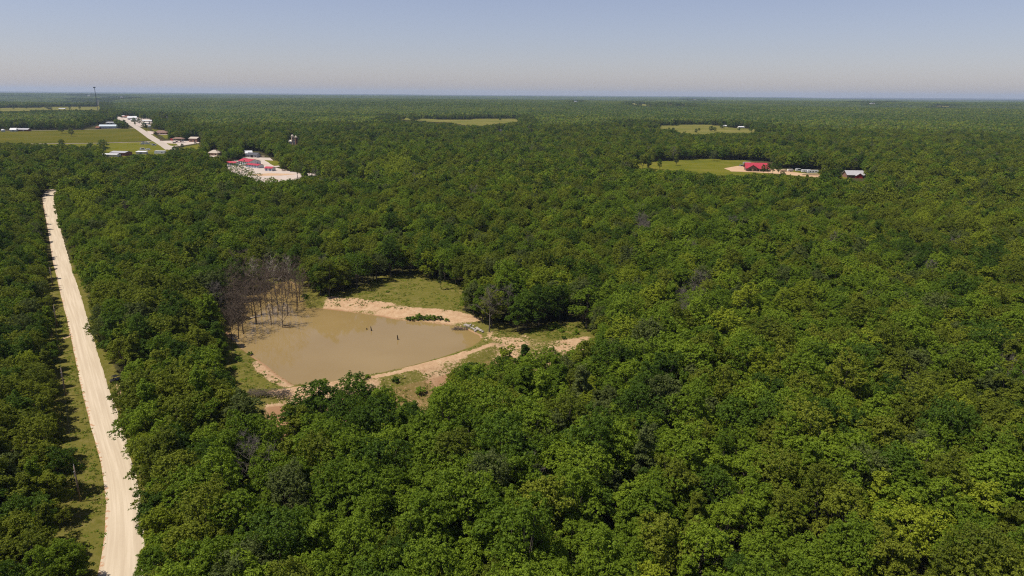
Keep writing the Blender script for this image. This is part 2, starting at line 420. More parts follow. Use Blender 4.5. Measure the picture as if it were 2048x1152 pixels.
# ------------------------------------------------------------------ ground sheet
def axis(dense0, dense1, step, lo, hi, g=1.09):
    a = list(np.arange(dense0, dense1 + 1e-6, step)); s = step; v = a[-1]
    while v < hi: s *= g; v += s; a.append(v)
    s = step; v = a[0]; pre = []
    while v > lo: s *= g; v -= s; pre.append(v)
    return np.array(pre[::-1] + a)
gx = axis(-110, 75, .8, -45000, 45000); gy = axis(135, 330, .8, -3000, 45000)
X, Y = np.meshgrid(gx, gy)
Z = ground_z(X, Y)
nx, ny = len(gx), len(gy)
V = np.stack([X, Y, Z], -1).reshape(-1, 3)
i = np.arange(ny - 1)[:, None] * nx + np.arange(nx - 1)[None, :]
Fg = np.stack([i, i + 1, i + nx + 1, i + nx], -1).reshape(-1, 4)
soil = np.zeros(X.shape); grass = np.zeros(X.shape)
mk = (np.abs(X) < 200) & (Y > 40) & (Y < 480)
xs, ys = X[mk], Y[mk]
dp = -sdf(xs, ys, pondW); sN = sdf(xs, ys, gnW); sE = sdf(xs, ys, soilE); sW = sdf(xs, ys, soilW)
sd_ = segdist(xs, ys, damW, False)
south = sstep(world_poly([(700, 620)], 0)[0][1], world_poly([(700, 640)], 0)[0][1], ys)
shore = (1 - sstep(.3, 1.6, dp)) * np.where(segdist(xs, ys, damW, False) < 10, .22, 1) * (.35 + .65 * sstep(.42, .58, fbm(xs * .07 + 9, ys * .07, 3)))
northbank = (1 - sstep(9, 13, dp)) * sstep(-16, -9, sN) * sstep(-72, -66, xs)
nb_grass = sstep(.52, .6, fbm(xs * .05, ys * .16 + 3, 3)) * .5
s_ = np.maximum.reduce([shore * .72, northbank * (1 - nb_grass) * (.95 - .3 * sstep(7, 11, dp)), sstep(-1, 1.5, sE) * (.33 + .40 * sstep(.35, .6, fbm(xs * .11 + 5, ys * .11, 3))), sstep(-1.5, 1.5, sW) * .9, (1 - sstep(.5, 1.6, sd_)) * .88])
g_ = np.maximum.reduce([sstep(-2, 1, sN), sstep(-2, 1, sdf(xs, ys, grassW)), sstep(-2, 1, sdf(xs, ys, grassE)), sstep(-3, 2, sdf(xs, ys, verge)), sstep(-3, 0, sE) * 1.0, (1 - sstep(10, 16, dp)) * .8])
s_ = np.where(sstep(-2, 1, sdf(xs, ys, grassE)) > .5, s_ * .35, s_)
s_ = np.where(inpoly(xs, ys, grassW) & (sW < 0) & (sd_ > 3), s_ * .35, s_)
s_ = np.where((sN > 2) & (dp > 7 + 5 * fbm(xs * .12, ys * .12 + 5, 3)), np.minimum(s_, .22), s_)
sE2 = sdf(xs, ys, world_poly([(985, 674), (1060, 674), (1095, 684), (1135, 678), (1182, 672), (1188, 700), (1120, 722), (1040, 728), (985, 712)]))
s_ = np.maximum(s_, sstep(-2, 2, sE2) * (.42 + .45 * sstep(.38, .58, fbm(xs * .14 + 2, ys * .14, 3))))
sSW = sdf(xs, ys, world_poly([(525, 806), (600, 800), (606, 850), (565, 880), (525, 868)])); s_ = np.maximum(s_, sstep(-1, 2, sSW) * .9)
soil[mk] = s_; grass[mk] = g_
me = mesh_np('ground', V, Fg, [M['ground']], attrs={'soil': ('POINT', soil), 'grass': ('POINT', grass)}, smooth=True)
tag(link(bpy.data.objects.new('ground', me)), kind='structure')

# water sheet
def sheet(name, pts, z, mat, kind='structure', wob=0.0, wl=6.0, world=False, res=None):
    P = pts if world else world_poly(pts, 0.0)
    if not world and max(p[1] for p in P) > 2200:
        q = at(np.array([p[0] for p in pts]), np.array([p[1] for p in pts])); P = [(a[0], a[1]) for a in q]
    Q = []
    n = len(P)
    for k in range(n):
        a = np.array(P[k]); b_ = np.array(P[(k + 1) % n]); L = np.linalg.norm(b_ - a)
        s = max(1, int(L / (res or wl)))
        for j in range(s):
            q = a + (b_ - a) * j / s
            if wob:
                nn = np.array([-(b_ - a)[1], (b_ - a)[0]]) / (L + 1e-6)
                q = q + nn * wob * (float(fbm(np.array(q[0] / wl), np.array(q[1] / wl), 3)) - .45) * 2.4
            Q.append(q)
    import bmesh
    bm = bmesh.new(); vs = [bm.verts.new((q[0], q[1], 0)) for q in Q]
    f = bm.faces.new(vs); bmesh.ops.triangulate(bm, faces=[f]); bmesh.ops.recalc_face_normals(bm, faces=bm.faces)
    big = max(abs(q[1]) for q in Q) > 2200
    if big:                                   # far sheets are draped over the hills in small cells
        bm.clear(); a = np.array([tuple(q) for q in Q]); c = 12.0
        gx_ = np.arange(a[:, 0].min(), a[:, 0].max() + c, c); gy_ = np.arange(a[:, 1].min(), a[:, 1].max() + c, c)
        XX, YY = np.meshgrid(gx_, gy_); ins = inpoly(XX + c / 2, YY + c / 2, [tuple(q) for q in Q]); HH = far_h(XX, YY); vm = {}
        def vv(i, j):
            if (i, j) not in vm: vm[(i, j)] = bm.verts.new((XX[i, j], YY[i, j], HH[i, j]))
            return vm[(i, j)]
        for i, j in zip(*np.nonzero(ins[:-1, :-1])): bm.faces.new((vv(i, j), vv(i, j + 1), vv(i + 1, j + 1), vv(i + 1, j)))
    me = bpy.data.meshes.new(name); bm.to_mesh(me); bm.free(); me.materials.append(mat)
    if len(me.polygons) and me.polygons[0].normal.z < 0: me.flip_normals()
    o = link(bpy.data.objects.new(name, me)); o.location.z = z
    if kind: o['kind'] = kind
    return o
big = [(p[0], p[1]) for p in pondW]; cx_ = sum(p[0] for p in big) / len(big); cy_ = sum(p[1] for p in big) / len(big)
big = [(cx_ + (p[0] - cx_) * 1.06, cy_ + (p[1] - cy_) * 1.06) for p in big]
po = sheet('pond_water', big, WATER_Z, M['water'], world=True)

# gravel road: strip with a crown
def road_strip(name, L, Rr, z, mat, nz=14):
    L = np.array(world_poly(L, 0)); Rr = np.array(world_poly(Rr, 0))
    def dens(P, n):
        d = np.r_[0, np.cumsum(np.linalg.norm(np.diff(P, axis=0), axis=1))]; t = np.linspace(0, d[-1], n)
        k = 5; q = np.stack([np.interp(t, d, P[:, 0]), np.interp(t, d, P[:, 1])], -1)
        w_ = np.ones(2 * k + 1) / (2 * k + 1)
        for c in (0, 1): q[:, c] = np.convolve(np.pad(q[:, c], k, mode='edge'), w_, 'valid')
        return q, t
    n = 320
    a, t = dens(L, n); b_, _ = dens(Rr, n)
    a[0], b_[0] = L[0], Rr[0]
    u = np.linspace(0, 1, nz)
    P = a[:, None] * (1 - u)[None, :, None] + b_[:, None] * u[None, :, None]
    wig = (fbm(t / 6.0, t * 0 + 1, 3) - .45) * .35; wig2 = (fbm(t / 3.0, t * 0 + 40, 3) - .45) * .8
    P[:, 0, 0] += wig; P[:, -1, 0] += wig2
    zz = z + .10 * (1 - (2 * u - 1) ** 2)[None, :] + P[..., 0] * 0
    V = np.concatenate([P, zz[..., None]], -1).reshape(-1, 3)
    i = np.arange(n - 1)[:, None] * nz + np.arange(nz - 1)[None, :]
    F = np.stack([i, i + 1, i + nz + 1, i + nz], -1).reshape(-1, 4)
    e = np.where(u < .5, 1 - 2 * u, (2 * u - 1) * .8)[None, :] + 0 * t[:, None]
    me = mesh_np(name, V, F[:, ::-1], [mat], attrs={'edge': ('POINT', e.ravel())}, smooth=True)
    if me.polygons[0].normal.z < 0: me.flip_normals()
    uvl = me.uv_layers.new(name='uv'); li = np.zeros(len(me.loops), np.int32); me.loops.foreach_get('vertex_index', li)
    UV = np.stack([np.broadcast_to(u[None, :], (n, nz)), np.broadcast_to(t[:, None], (n, nz))], -1).reshape(-1, 2)
    uvl.data.foreach_set('uv', UV[li].astype(np.float32).ravel())
    return tag(link(bpy.data.objects.new(name, me)), kind='structure')
road_strip('gravel_road', ROAD_L, ROAD_R, .03, M['gravel'])
# the unseen far end of the road, turning right behind the trees
sheet('gravel_road_bend', [(111, 377), (140, 374), (190, 372), (190, 376), (140, 380), (113, 384)], .03, M['gravel'])
sheet('dirt_track', [(124, 676), (138, 670), (142, 662), (144, 668), (140, 674), (126, 679)], .018, M['soil'], wob=.2, wl=1)
for k in (0, 1): sheet('dirt_track', [(232 + 5 * k, 768), (233.4 + 5 * k, 768), (239 + 5 * k, 798), (237.4 + 5 * k, 798)], .016, M['soil'], wob=.1, wl=1)

FIELDS = []
def land(name, pts, z, mat, wob=1.5, wl=14): return sheet(name, pts, z, M[mat], wob=wob, wl=wl)
HAY = [(-60, 262), (0, 262), (60, 261), (110, 260.5), (165, 259), (200, 259), (240, 256.5), (294, 256), (318, 277), (300, 281), (270, 283), (200, 285.5), (110, 287), (-60, 288)]
LOWF = [(-60, 289), (110, 288), (200, 287), (290, 284), (316, 281), (345, 300), (345, 312), (200, 318), (100, 300), (-60, 296)]
land('hay_field', HAY, .04, 'field'); land('meadow', LOWF, .04, 'lawn')
land('lawn', [(303, 258), (350, 262), (372, 272), (400, 275), (330, 277)], .04, 'lawn')
land('lawn', [(345, 301), (372, 293), (398, 288), (403, 300), (380, 306), (350, 308)], .04, 'lawn')
land('lawn', [(333, 286.5), (352, 287.5), (358, 291), (345, 292), (338, 291)], .09, 'lawn', .3)
land('pasture', [(-60, 218), (0, 216.5), (60, 215), (150, 212.5), (215, 213), (225, 222), (150, 223), (90, 222), (0, 224), (-60, 225)], .9, 'pasture', 8, 60)
land('pasture', [(205, 217.5), (280, 216.5), (285, 221), (215, 223)], .9, 'pasture', 4, 60)
land('pasture', [(770, 234.5), (815, 236), (850, 238), (905, 239.5), (960, 238), (1030, 237.5), (1052, 242), (1010, 247), (985, 250), (955, 254), (930, 252), (905, 246), (860, 244), (800, 240)], .9, 'pasture', 8, 60)
land('pasture', [(1285, 252), (1320, 251), (1370, 249.5), (1425, 250), (1470, 257), (1530, 259), (1585, 262), (1575, 266), (1500, 268), (1440, 270), (1400, 272), (1350, 268), (1325, 262)], .9, 'pasture', 8, 60)
land('pasture', [(1530, 283), (1560, 284), (1595, 290), (1590, 294), (1555, 290)], .3, 'pasture', 4, 40)
for pl in ([(1262, 206), (1285, 207.5), (1310, 212), (1300, 214), (1268, 210)], [(1335, 208), (1372, 210), (1365, 212.5), (1338, 210.5)], [(1873, 211), (1900, 212.5), (1897, 214.5), (1872, 213)], [(1385, 198.5), (1420, 199.5), (1418, 201.5), (1388, 200.8)]):
    land('pasture', pl, 1.5, 'pasture', 4, 80)
land('pasture', [(1240, 330), (1262, 326), (1330, 320), (1400, 316), (1480, 318), (1505, 324), (1560, 338), (1700, 352), (1700, 366), (1540, 362), (1440, 362), (1370, 352), (1290, 340)], .04, 'lawn', 2, 14)
land('dirt_yard', [(1448, 337), (1475, 332), (1500, 334), (1560, 339), (1600, 346), (1628, 349), (1650, 352), (1636, 355), (1600, 352), (1560, 348), (1500, 344), (1462, 343)], .07, 'soil', 1.5, 8)
LOT = [(440, 331), (470, 320), (535, 320), (545, 334), (600, 346), (665, 349), (725, 350), (735, 356), (640, 362), (590, 372), (540, 384), (505, 378), (470, 360), (445, 345)]
land('gravel_lot', LOT, .05, 'lot', 1, 8)
land('gravel_drive', [(485, 314), (540, 315.5), (560, 333), (545, 336), (530, 320), (480, 319)], .055, 'lot', .5, 8)
land('lawn', [(528, 320), (560, 322), (562, 331), (548, 332)], .06, 'lawn', .5, 8)
land('soil_patch', [(500, 349), (540, 346.5), (595, 348), (560, 351), (520, 352)], .08, 'soil', 1, 5)
land('lawn', [(715, 349), (738, 348), (745, 372), (725, 372)], .06, 'lawn', 1, 8)
# town roads
TR = [(231, 235.5), (246, 240), (262, 248), (275, 256), (290, 266), (304, 276), (318, 284), (331, 292), (341, 299)]
def pathpoly(c, w_): 
    P = np.array(world_poly(c)); T = np.gradient(P, axis=0); T /= np.linalg.norm(T, axis=1)[:, None]; N = np.stack([-T[:, 1], T[:, 0]], -1)
    wv = np.asarray(w_) / 2 if np.ndim(w_) else np.full(len(P), w_ / 2)
    return [tuple(q) for q in np.concatenate([P + N * wv[:, None], (P - N * wv[:, None])[::-1]])]
sheet('town_road', pathpoly(TR, 13), .12, M['pave'], world=True)
sheet('farm_lane', pathpoly([(-60, 289), (0, 288.6), (110, 287.4), (200, 286.2), (290, 283.8), (312, 281.2)], 4.5), .10, M['lot'], world=True)
sheet('farm_lane', pathpoly([(-60, 262.5), (60, 261.5), (165, 259.2), (250, 257.3), (280, 257.2)], 4), .10, M['lot'], world=True)
land('station_forecourt', [(318, 282), (350, 281), (372, 280), (400, 281.5), (398, 286), (372, 290), (350, 293), (338, 300), (330, 296), (326, 288)], .07, 'lot', .5, 10)
land('town_yard', [(226, 233.5), (262, 232.5), (296, 236), (304, 242), (300, 248), (282, 254), (268, 250), (250, 243), (236, 239)], .06, 'lot', 2, 20)
land('driveway', [(293, 261.5), (320, 265), (340, 269), (330, 270), (300, 268)], .06, 'lot', 1, 10)
land('drive_pale', [(375, 303.5), (425, 306.5), (445, 313), (430, 316), (370, 307)], .06, 'lot', .5, 10)

# ------------------------------------------------------------------ what the trees leave open to view (photograph pixels)
VIS = [
    ROAD_L[:18] + [(196, 1152), (289, 1152)] + [(x - 3 - (0 if y < 640 else 9 + 9 * math.sin(y * .061) + 7 * math.sin(y * .023 + 1)), y) for x, y in [(np.interp(yy, [q[1] for q in ROAD_R], [q[0] for q in ROAD_R]), yy) for yy in range(388, 1150, 12)]][::-1],
    [(80, 392), (92, 450), (97, 500), (101, 560), (108, 600), (117, 650), (121, 700), (127, 780), (132, 850), (150, 895), (158, 950), (162, 990), (148, 1010), (166, 1060), (186, 1110), (188, 1152), (200, 1152), (206, 1095), (212, 1000), (204, 935), (166, 790), (124, 600), (95, 455), (86, 392)],
    [(150, 560), (172, 605), (190, 670), (183, 665), (160, 600)],
    [(220, 738), (243, 750), (246, 768), (242, 790), (228, 785)],
    [(612, 616), (607, 603), (640, 598), (700, 585), (735, 575), (770, 558), (830, 550), (870, 563), (922, 577), (918, 612), (905, 640), (935, 648), (965, 662), (1010, 668), (1060, 668), (1085, 655), (1110, 650), (1172, 655), (1176, 690), (1140, 704), (1100, 712), (1060, 704), (1030, 716), (1000, 706), (975, 708), (930, 722), (890, 742), (872, 790), (845, 812), (805, 800), (775, 772), (735, 765), (690, 772), (660, 776), (600, 778), (580, 788), (530, 795), (490, 785), (462, 770), (457, 730), (460, 700), (466, 690), (452, 664), (448, 640), (462, 606), (505, 588), (545, 580), (580, 575), (597, 585)],
    [(533, 812), (592, 808), (596, 838), (562, 856), (533, 850)],
    [(452, 334), (453, 324), (472, 320), (500, 319), (528, 322), (556, 332), (560, 342), (600, 344), (660, 346.5), (702, 348.5), (700, 352), (655, 353), (610, 353), (590, 357), (565, 360), (530, 366), (520, 358), (500, 352), (470, 346)],
    [(650, 347), (700, 349), (680, 352), (655, 352)], [(722, 351), (735, 350), (738, 360), (725, 362)],
    [(416, 301), (445, 301), (445, 312), (430, 313), (416, 311)], [(486, 301), (518, 303), (535, 312), (560, 322), (558, 332), (530, 322), (486, 320)],
    [(579, 278), (597, 278), (597, 290), (579, 290)],
    [(-40, 263), (60, 261), (165, 259), (190, 250), (230, 249), (236, 258), (294, 256), (268, 249), (228, 235), (262, 231), (278, 233), (262, 240), (300, 237), (302, 245), (284, 248), (300, 262), (312, 260), (336, 262), (336, 272), (333, 280), (378, 282), (384, 273), (402, 275), (402, 290), (398, 298), (375, 298), (345, 298), (335, 302), (330, 308), (260, 309), (255, 314), (200, 314), (205, 305), (235, 300), (200, 292), (110, 290), (60, 287), (-40, 285)],
    [(0, 217), (60, 215.5), (150, 213.5), (200, 214.5), (198, 220), (150, 221), (90, 220), (0, 223)],
    [(782, 235.5), (850, 238.5), (905, 240), (960, 238.5), (1030, 238), (1045, 242), (1005, 246), (985, 248), (955, 253), (930, 252), (905, 247), (860, 244.5), (800, 240.5)],
    [(1290, 253), (1320, 252), (1370, 250.5), (1425, 251), (1470, 257), (1530, 260), (1575, 262), (1500, 265), (1440, 266), (1400, 268), (1365, 266), (1335, 259)],
    [(1262, 206.5), (1285, 208), (1310, 212), (1300, 213), (1268, 209)], [(1335, 208.5), (1372, 210.5), (1365, 212), (1338, 210)], [(1873, 211), (1900, 212.5), (1897, 214), (1872, 213)],
    [(1385, 198.8), (1420, 199.8), (1418, 201), (1388, 200.5)], [(1537, 284), (1560, 285), (1592, 290), (1588, 292), (1558, 289)],
    [(1256, 327), (1330, 322), (1400, 318), (1480, 320), (1500, 321), (1542, 324), (1555, 336), (1600, 340), (1636, 341), (1660, 348), (1692, 347), (1727, 347), (1730, 357), (1690, 356), (1640, 353), (1600, 349), (1560, 348), (1500, 347), (1470, 350), (1430, 349), (1400, 344), (1370, 340), (1310, 339), (1268, 336)],
    [(1556, 336), (1600, 338), (1640, 340), (1660, 343), (1664, 352), (1640, 354), (1600, 351), (1556, 349)],
]
SPECKS = []        # pixel boxes around far small buildings, filled in below
MW, MH = 1100, 640
_mx, _my = np.meshgrid(np.arange(-40, MW), np.arange(0, MH))
def build_mask():
    Mx = (_mx + .5) * 2.0; My = (_my + .5) * 2.0
    k = np.zeros(Mx.shape, bool)
    for p in VIS: k |= inpoly(Mx, My, p)
    for (x0, y0, x1, y1) in SPECKS: k |= (Mx >= x0) & (Mx <= x1) & (My >= y0) & (My <= y1)
    return k
def masked(P, tol=0.0):
    x, y, d = proj(P); y = y + tol
    a = np.clip((x / 2).astype(int) + 40, 0, MASK.shape[1] - 1); b_ = np.clip((y / 2).astype(int), 0, MASK.shape[0] - 1)
    return MASK[b_, a] & (x > -78) & (x < 2180)

# ------------------------------------------------------------------ tree shapes
def crown_np(seed, Rc, z0, z1, nlobe, ncl, nleaf, ls, tall=False, sparse=0.0, puff=.55):
    r = np.random.default_rng(seed)
    C = []; RR = []
    hz = z1 - z0
    for i in range(nlobe):
        t = (i + .5) / nlobe
        ang = i * 2.39996 + r.uniform(-.4, .4)
        if tall: zz = z0 + hz * (0.15 + .75 * t); rad = Rc * (1.05 - .85 * t) * .6
        else: zz = z0 + hz * (.14 + .72 * t + r.uniform(-.08, .08)); rad = Rc * math.sqrt(max(.01, 1 - (abs(t - .38) / .62) ** 2.0)) * r.uniform(.55, .86)
        lr = Rc * r.uniform(.24, .42) * (1.0 if not tall else .85)
        C.append((rad * math.cos(ang), rad * math.sin(ang), min(zz, z1 - lr * .75))); RR.append(lr)
    C = np.array(C); RR = np.array(RR)
    wgt = RR ** 2 / (RR ** 2).sum()
    li = r.choice(nlobe, ncl, p=wgt)
    d = r.normal(size=(ncl, 3)); d[:, 2] = np.abs(d[:, 2]) * 1.0 - .55 * r.random(ncl); d /= np.linalg.norm(d, axis=1)[:, None]
    P = C[li] + d * RR[li][:, None] * np.array([1, 1, .85]) * r.triangular(.62, .98, 1.32, ncl)[:, None]
    ga = np.arctan2(P[:, 1], P[:, 0]); P = P * np.stack([1 + .16 * np.sin(3 * ga + seed) + .1 * np.sin(5 * ga + 2 * seed + P[:, 2]), 1 + .16 * np.sin(2 * ga + seed * 3) + .1 * np.sin(5 * ga + P[:, 2] * 1.3), 1 + .05 * np.sin(3 * ga + seed)], -1)
    # drop clusters buried in other lobes
    D = np.linalg.norm((P[:, None] - C[None]) / np.array([1, 1, .8]), axis=2) / RR[None]
    D[np.arange(ncl), li] = 9
    keep = (D.min(1) > .72) & (P[:, 2] > z0 - hz * .1)
    if sparse: keep &= r.random(ncl) > sparse
    P, d = P[keep], d[keep]; n = len(P)
    cr = puff * r.uniform(.6, 1.3, n)
    off = r.normal(size=(n, nleaf, 3)); off /= np.linalg.norm(off, axis=2)[..., None]
    off[..., 2] = np.abs(off[..., 2]) * .8 - .25
    L = P[:, None] + off * (cr[:, None] * 1.0)[..., None] * r.uniform(.5, 1.0, (n, nleaf, 1))
    nm = off * .95 + d[:, None] * .35 + np.array([0, 0, .30]) + r.normal(size=(n, nleaf, 3)) * .55
    nm /= np.linalg.norm(nm, axis=2)[..., None]
    L = L.reshape(-1, 3); nm = nm.reshape(-1, 3); k = len(L)
    q = r.normal(size=(k, 3)); a = np.cross(nm, q); a /= np.linalg.norm(a, axis=1)[:, None]; b_ = np.cross(nm, a)
    s = ls * r.uniform(.6, 1.25, k)[:, None]
    V = np.stack([L - a * s * .62, L - b_ * s * .38 + nm * s * .05, L + a * s * .62, L + b_ * s * .38 + nm * s * .05], 1).reshape(-1, 3)
    Fq = np.arange(k * 4).reshape(-1, 4)
    cl = np.repeat(np.clip(r.random(n) * .75 + .25 * (P[:, 2] - z0) / hz * 0 + r.random(n) * .25, 0, 1), nleaf)
    return V, Fq, cl, C, RR
def trunk_np(seed, C, z0, rad, k=6, nlimb=None, low=None):
    r = np.random.default_rng(seed + 99)
    top = C[np.argmax(C[:, 2])]
    Ps = np.array([(0, 0, -.6), (r.uniform(-.1, .1), r.uniform(-.1, .1), z0 * .5), (r.uniform(-.25, .25), r.uniform(-.25, .25), z0 + .6), (top[0] * .5, top[1] * .5, (z0 + top[2]) / 2 + .3), tuple(top)])
    VV = []; FF = []; n = 0
    V, F, _ = tube_np(Ps, np.array([rad * 1.35, rad, rad * .8, rad * .5, rad * .15]), k); VV.append(V); FF.append(F); n += len(V)
    for c in C[:nlimb]:
        f = r.uniform(.55, 1.0); s = Ps[1] * (1 - f) + Ps[2] * f if f < 1 else Ps[2]
        s = Ps[2] * f + Ps[1] * (1 - f)
        mid = (s + c) / 2 + np.array([c[0] * .12, c[1] * .12, -.35])
        V, F, _ = tube_np(np.array([s, mid, c, c * np.array([1.12, 1.12, 1.03])]), np.array([rad * .42, rad * .3, rad * .16, rad * .05]), max(4, k - 2)); VV.append(V); FF.append(F + n); n += len(V)
    return np.concatenate(VV), np.concatenate(FF)
def bare_np(seed, H, rad, spread=.42, twigs=170, tw=.028, lean=0.0, clean=.35, nsub=5):
    r = np.random.default_rng(seed)
    VV = []; FF = []; n = 0
    def add(P, rr, k):
        nonlocal n
        V, F, _ = tube_np(np.asarray(P, float), np.asarray(rr, float), k); VV.append(V); FF.append(F + n); n += len(V)
    la = r.uniform(0, 6.28); ld = np.array([math.cos(la), math.sin(la), 0]) * lean
    hs_ = np.linspace(0, 1, 8); wob = np.cumsum(r.normal(size=(8, 2)) * .16, axis=0)
    T = np.stack([ld[0] * hs_ * H + wob[:, 0], ld[1] * hs_ * H + wob[:, 1], hs_ * H - .8], -1); T[0, :2] = 0
    add(T, rad * (1.15 - 1.05 * hs_), 7)
    tips = []
    nb = int(9 + H * .6)
    for i in range(nb):
        f = clean + (1 - clean) * (i + r.random()) / nb
        p = np.array([np.interp(f, hs_, T[:, c]) for c in range(3)])
        a = i * 2.4 + r.uniform(-.5, .5); L = H * spread * (1.1 - f) * r.uniform(.6, 1.1) + 1.0
        up = r.uniform(.45, 1.1)
        dv = np.array([math.cos(a), math.sin(a), up]); dv /= np.linalg.norm(dv)
        q1 = p + dv * L * .5 + r.normal(size=3) * .15; q2 = p + dv * L + np.array([0, 0, L * .12]) + r.normal(size=3) * .25
        b0 = rad * (1.1 - f) * .5 + .02
        add([p, q1, q2], [b0, b0 * .6, .025], 5)
        for s in range(nsub):
            g = r.uniform(.3, 1); o = p + (q2 - p) * g
            e = dv + r.normal(size=3) * .7; e[2] = abs(e[2]) + .1; e /= np.linalg.norm(e); l2 = L * r.uniform(.25, .5)
            o2 = o + e * l2; add([o, (o + o2) / 2 + r.normal(size=3) * .1, o2], [b0 * .35 + .01, b0 * .2 + .01, .015], 4); tips.append((o, o2))
    tips = np.array(tips)
    for _ in range(twigs):
        o, o2 = tips[r.integers(len(tips))]; g = r.uniform(.2, 1); p = o + (o2 - o) * g
        e = (o2 - o) / (np.linalg.norm(o2 - o) + 1e-6) + r.normal(size=3) * .8; e[2] += .25; e /= np.linalg.norm(e); l = r.uniform(.5, 1.5)
        add([p, p + e * l * .6, p + e * l + np.array([0, 0, .1])], [tw, tw * .7, tw * .35], 3)
    return np.concatenate(VV), np.concatenate(FF)

# near (full) shapes: crown radius, base height of crown, top
NEAR = [dict(Rc=4.23, z0=2.4, z1=13.4, nl=17), dict(Rc=4.97, z0=2.8, z1=14.6, nl=20), dict(Rc=3.50, z0=2.0, z1=13.0, nl=15), dict(Rc=4.60, z0=2.2, z1=13.0, nl=18), dict(Rc=2.94, z0=1.8, z1=14.6, nl=14, tall=True), dict(Rc=3.96, z0=2.6, z1=14.2, nl=16, sp=.18),
        dict(Rc=5.43, z0=4.2, z1=12.8, nl=13, sp=.30), dict(Rc=3.86, z0=2.0, z1=16.4, nl=22), dict(Rc=2.76, z0=1.2, z1=10.2, nl=11)]
near_parts = []     # (crown mesh data per species), trunk mesh
PROTO = bpy.data.collections.new('tree_shapes')      # never linked to the scene
protos = []
def add_proto(me, R_, top):
    o = bpy.data.objects.new('shape_%03d' % len(protos), me); PROTO.objects.link(o); protos.append(dict(R=R_, top=top)); return len(protos) - 1
idx_near = {}; idx_mid = {}; idx_bare = []
for s, c in enumerate(NEAR):
    V, Fq, cl, C, RR = crown_np(100 + s, c['Rc'], c['z0'], c['z1'], c['nl'], 1250, 16, .25, c.get('tall', False), puff=.38, sparse=c.get('sp', 0))
    TV, TF = trunk_np(s, C, c['z0'], .20, 6)
    tm = mesh_np('trunk', TV, TF, [M['bark']], smooth=True)
    cm = {}
    for sp_i, spn in enumerate(SPN):
        cm[spn] = mesh_np('crown', V, Fq, [SPECIES[spn]], attrs={'clump': ('FACE', cl)})
        VV = np.concatenate([V, TV]); FF = np.concatenate([Fq, TF + len(V)])
        me = mesh_np('tree', VV, FF, [SPECIES[spn], M['bark']], mi=np.r_[np.zeros(len(Fq)), np.ones(len(TF))], attrs={'clump': ('FACE', np.r_[cl, np.zeros(len(TF))])})
        idx_near[(s, sp_i)] = add_proto(me, c['Rc'], c['z1'])
    near_parts.append((cm, tm, c))
    V, Fq, cl, C, RR = crown_np(100 + s, c['Rc'], c['z0'], c['z1'], c['nl'], 800, 6, .50, c.get('tall', False), puff=.38, sparse=c.get('sp', 0))
    TV, TF = trunk_np(s, C, c['z0'], .22, 4, 5)
    for sp_i, spn in enumerate(SPN):
        VV = np.concatenate([V, TV]); FF = np.concatenate([Fq, TF + len(V)])
        me = mesh_np('tree', VV, FF, [SPECIES[spn], M['bark']], mi=np.r_[np.zeros(len(Fq)), np.ones(len(TF))], attrs={'clump': ('FACE', np.r_[cl, np.zeros(len(TF))])})
        idx_mid[(s, sp_i)] = add_proto(me, c['Rc'], c['z1'])
bare_meshes = []
for s in range(3):
    V, Fq = bare_np(300 + s, 11.5 + s, .17, .42, 420, .024)
    me = mesh_np('bare_tree', V, Fq, [M['grey_bark']]); bare_meshes.append(me)
    idx_bare.append(add_proto(me, 3.5, 11.5 + s))
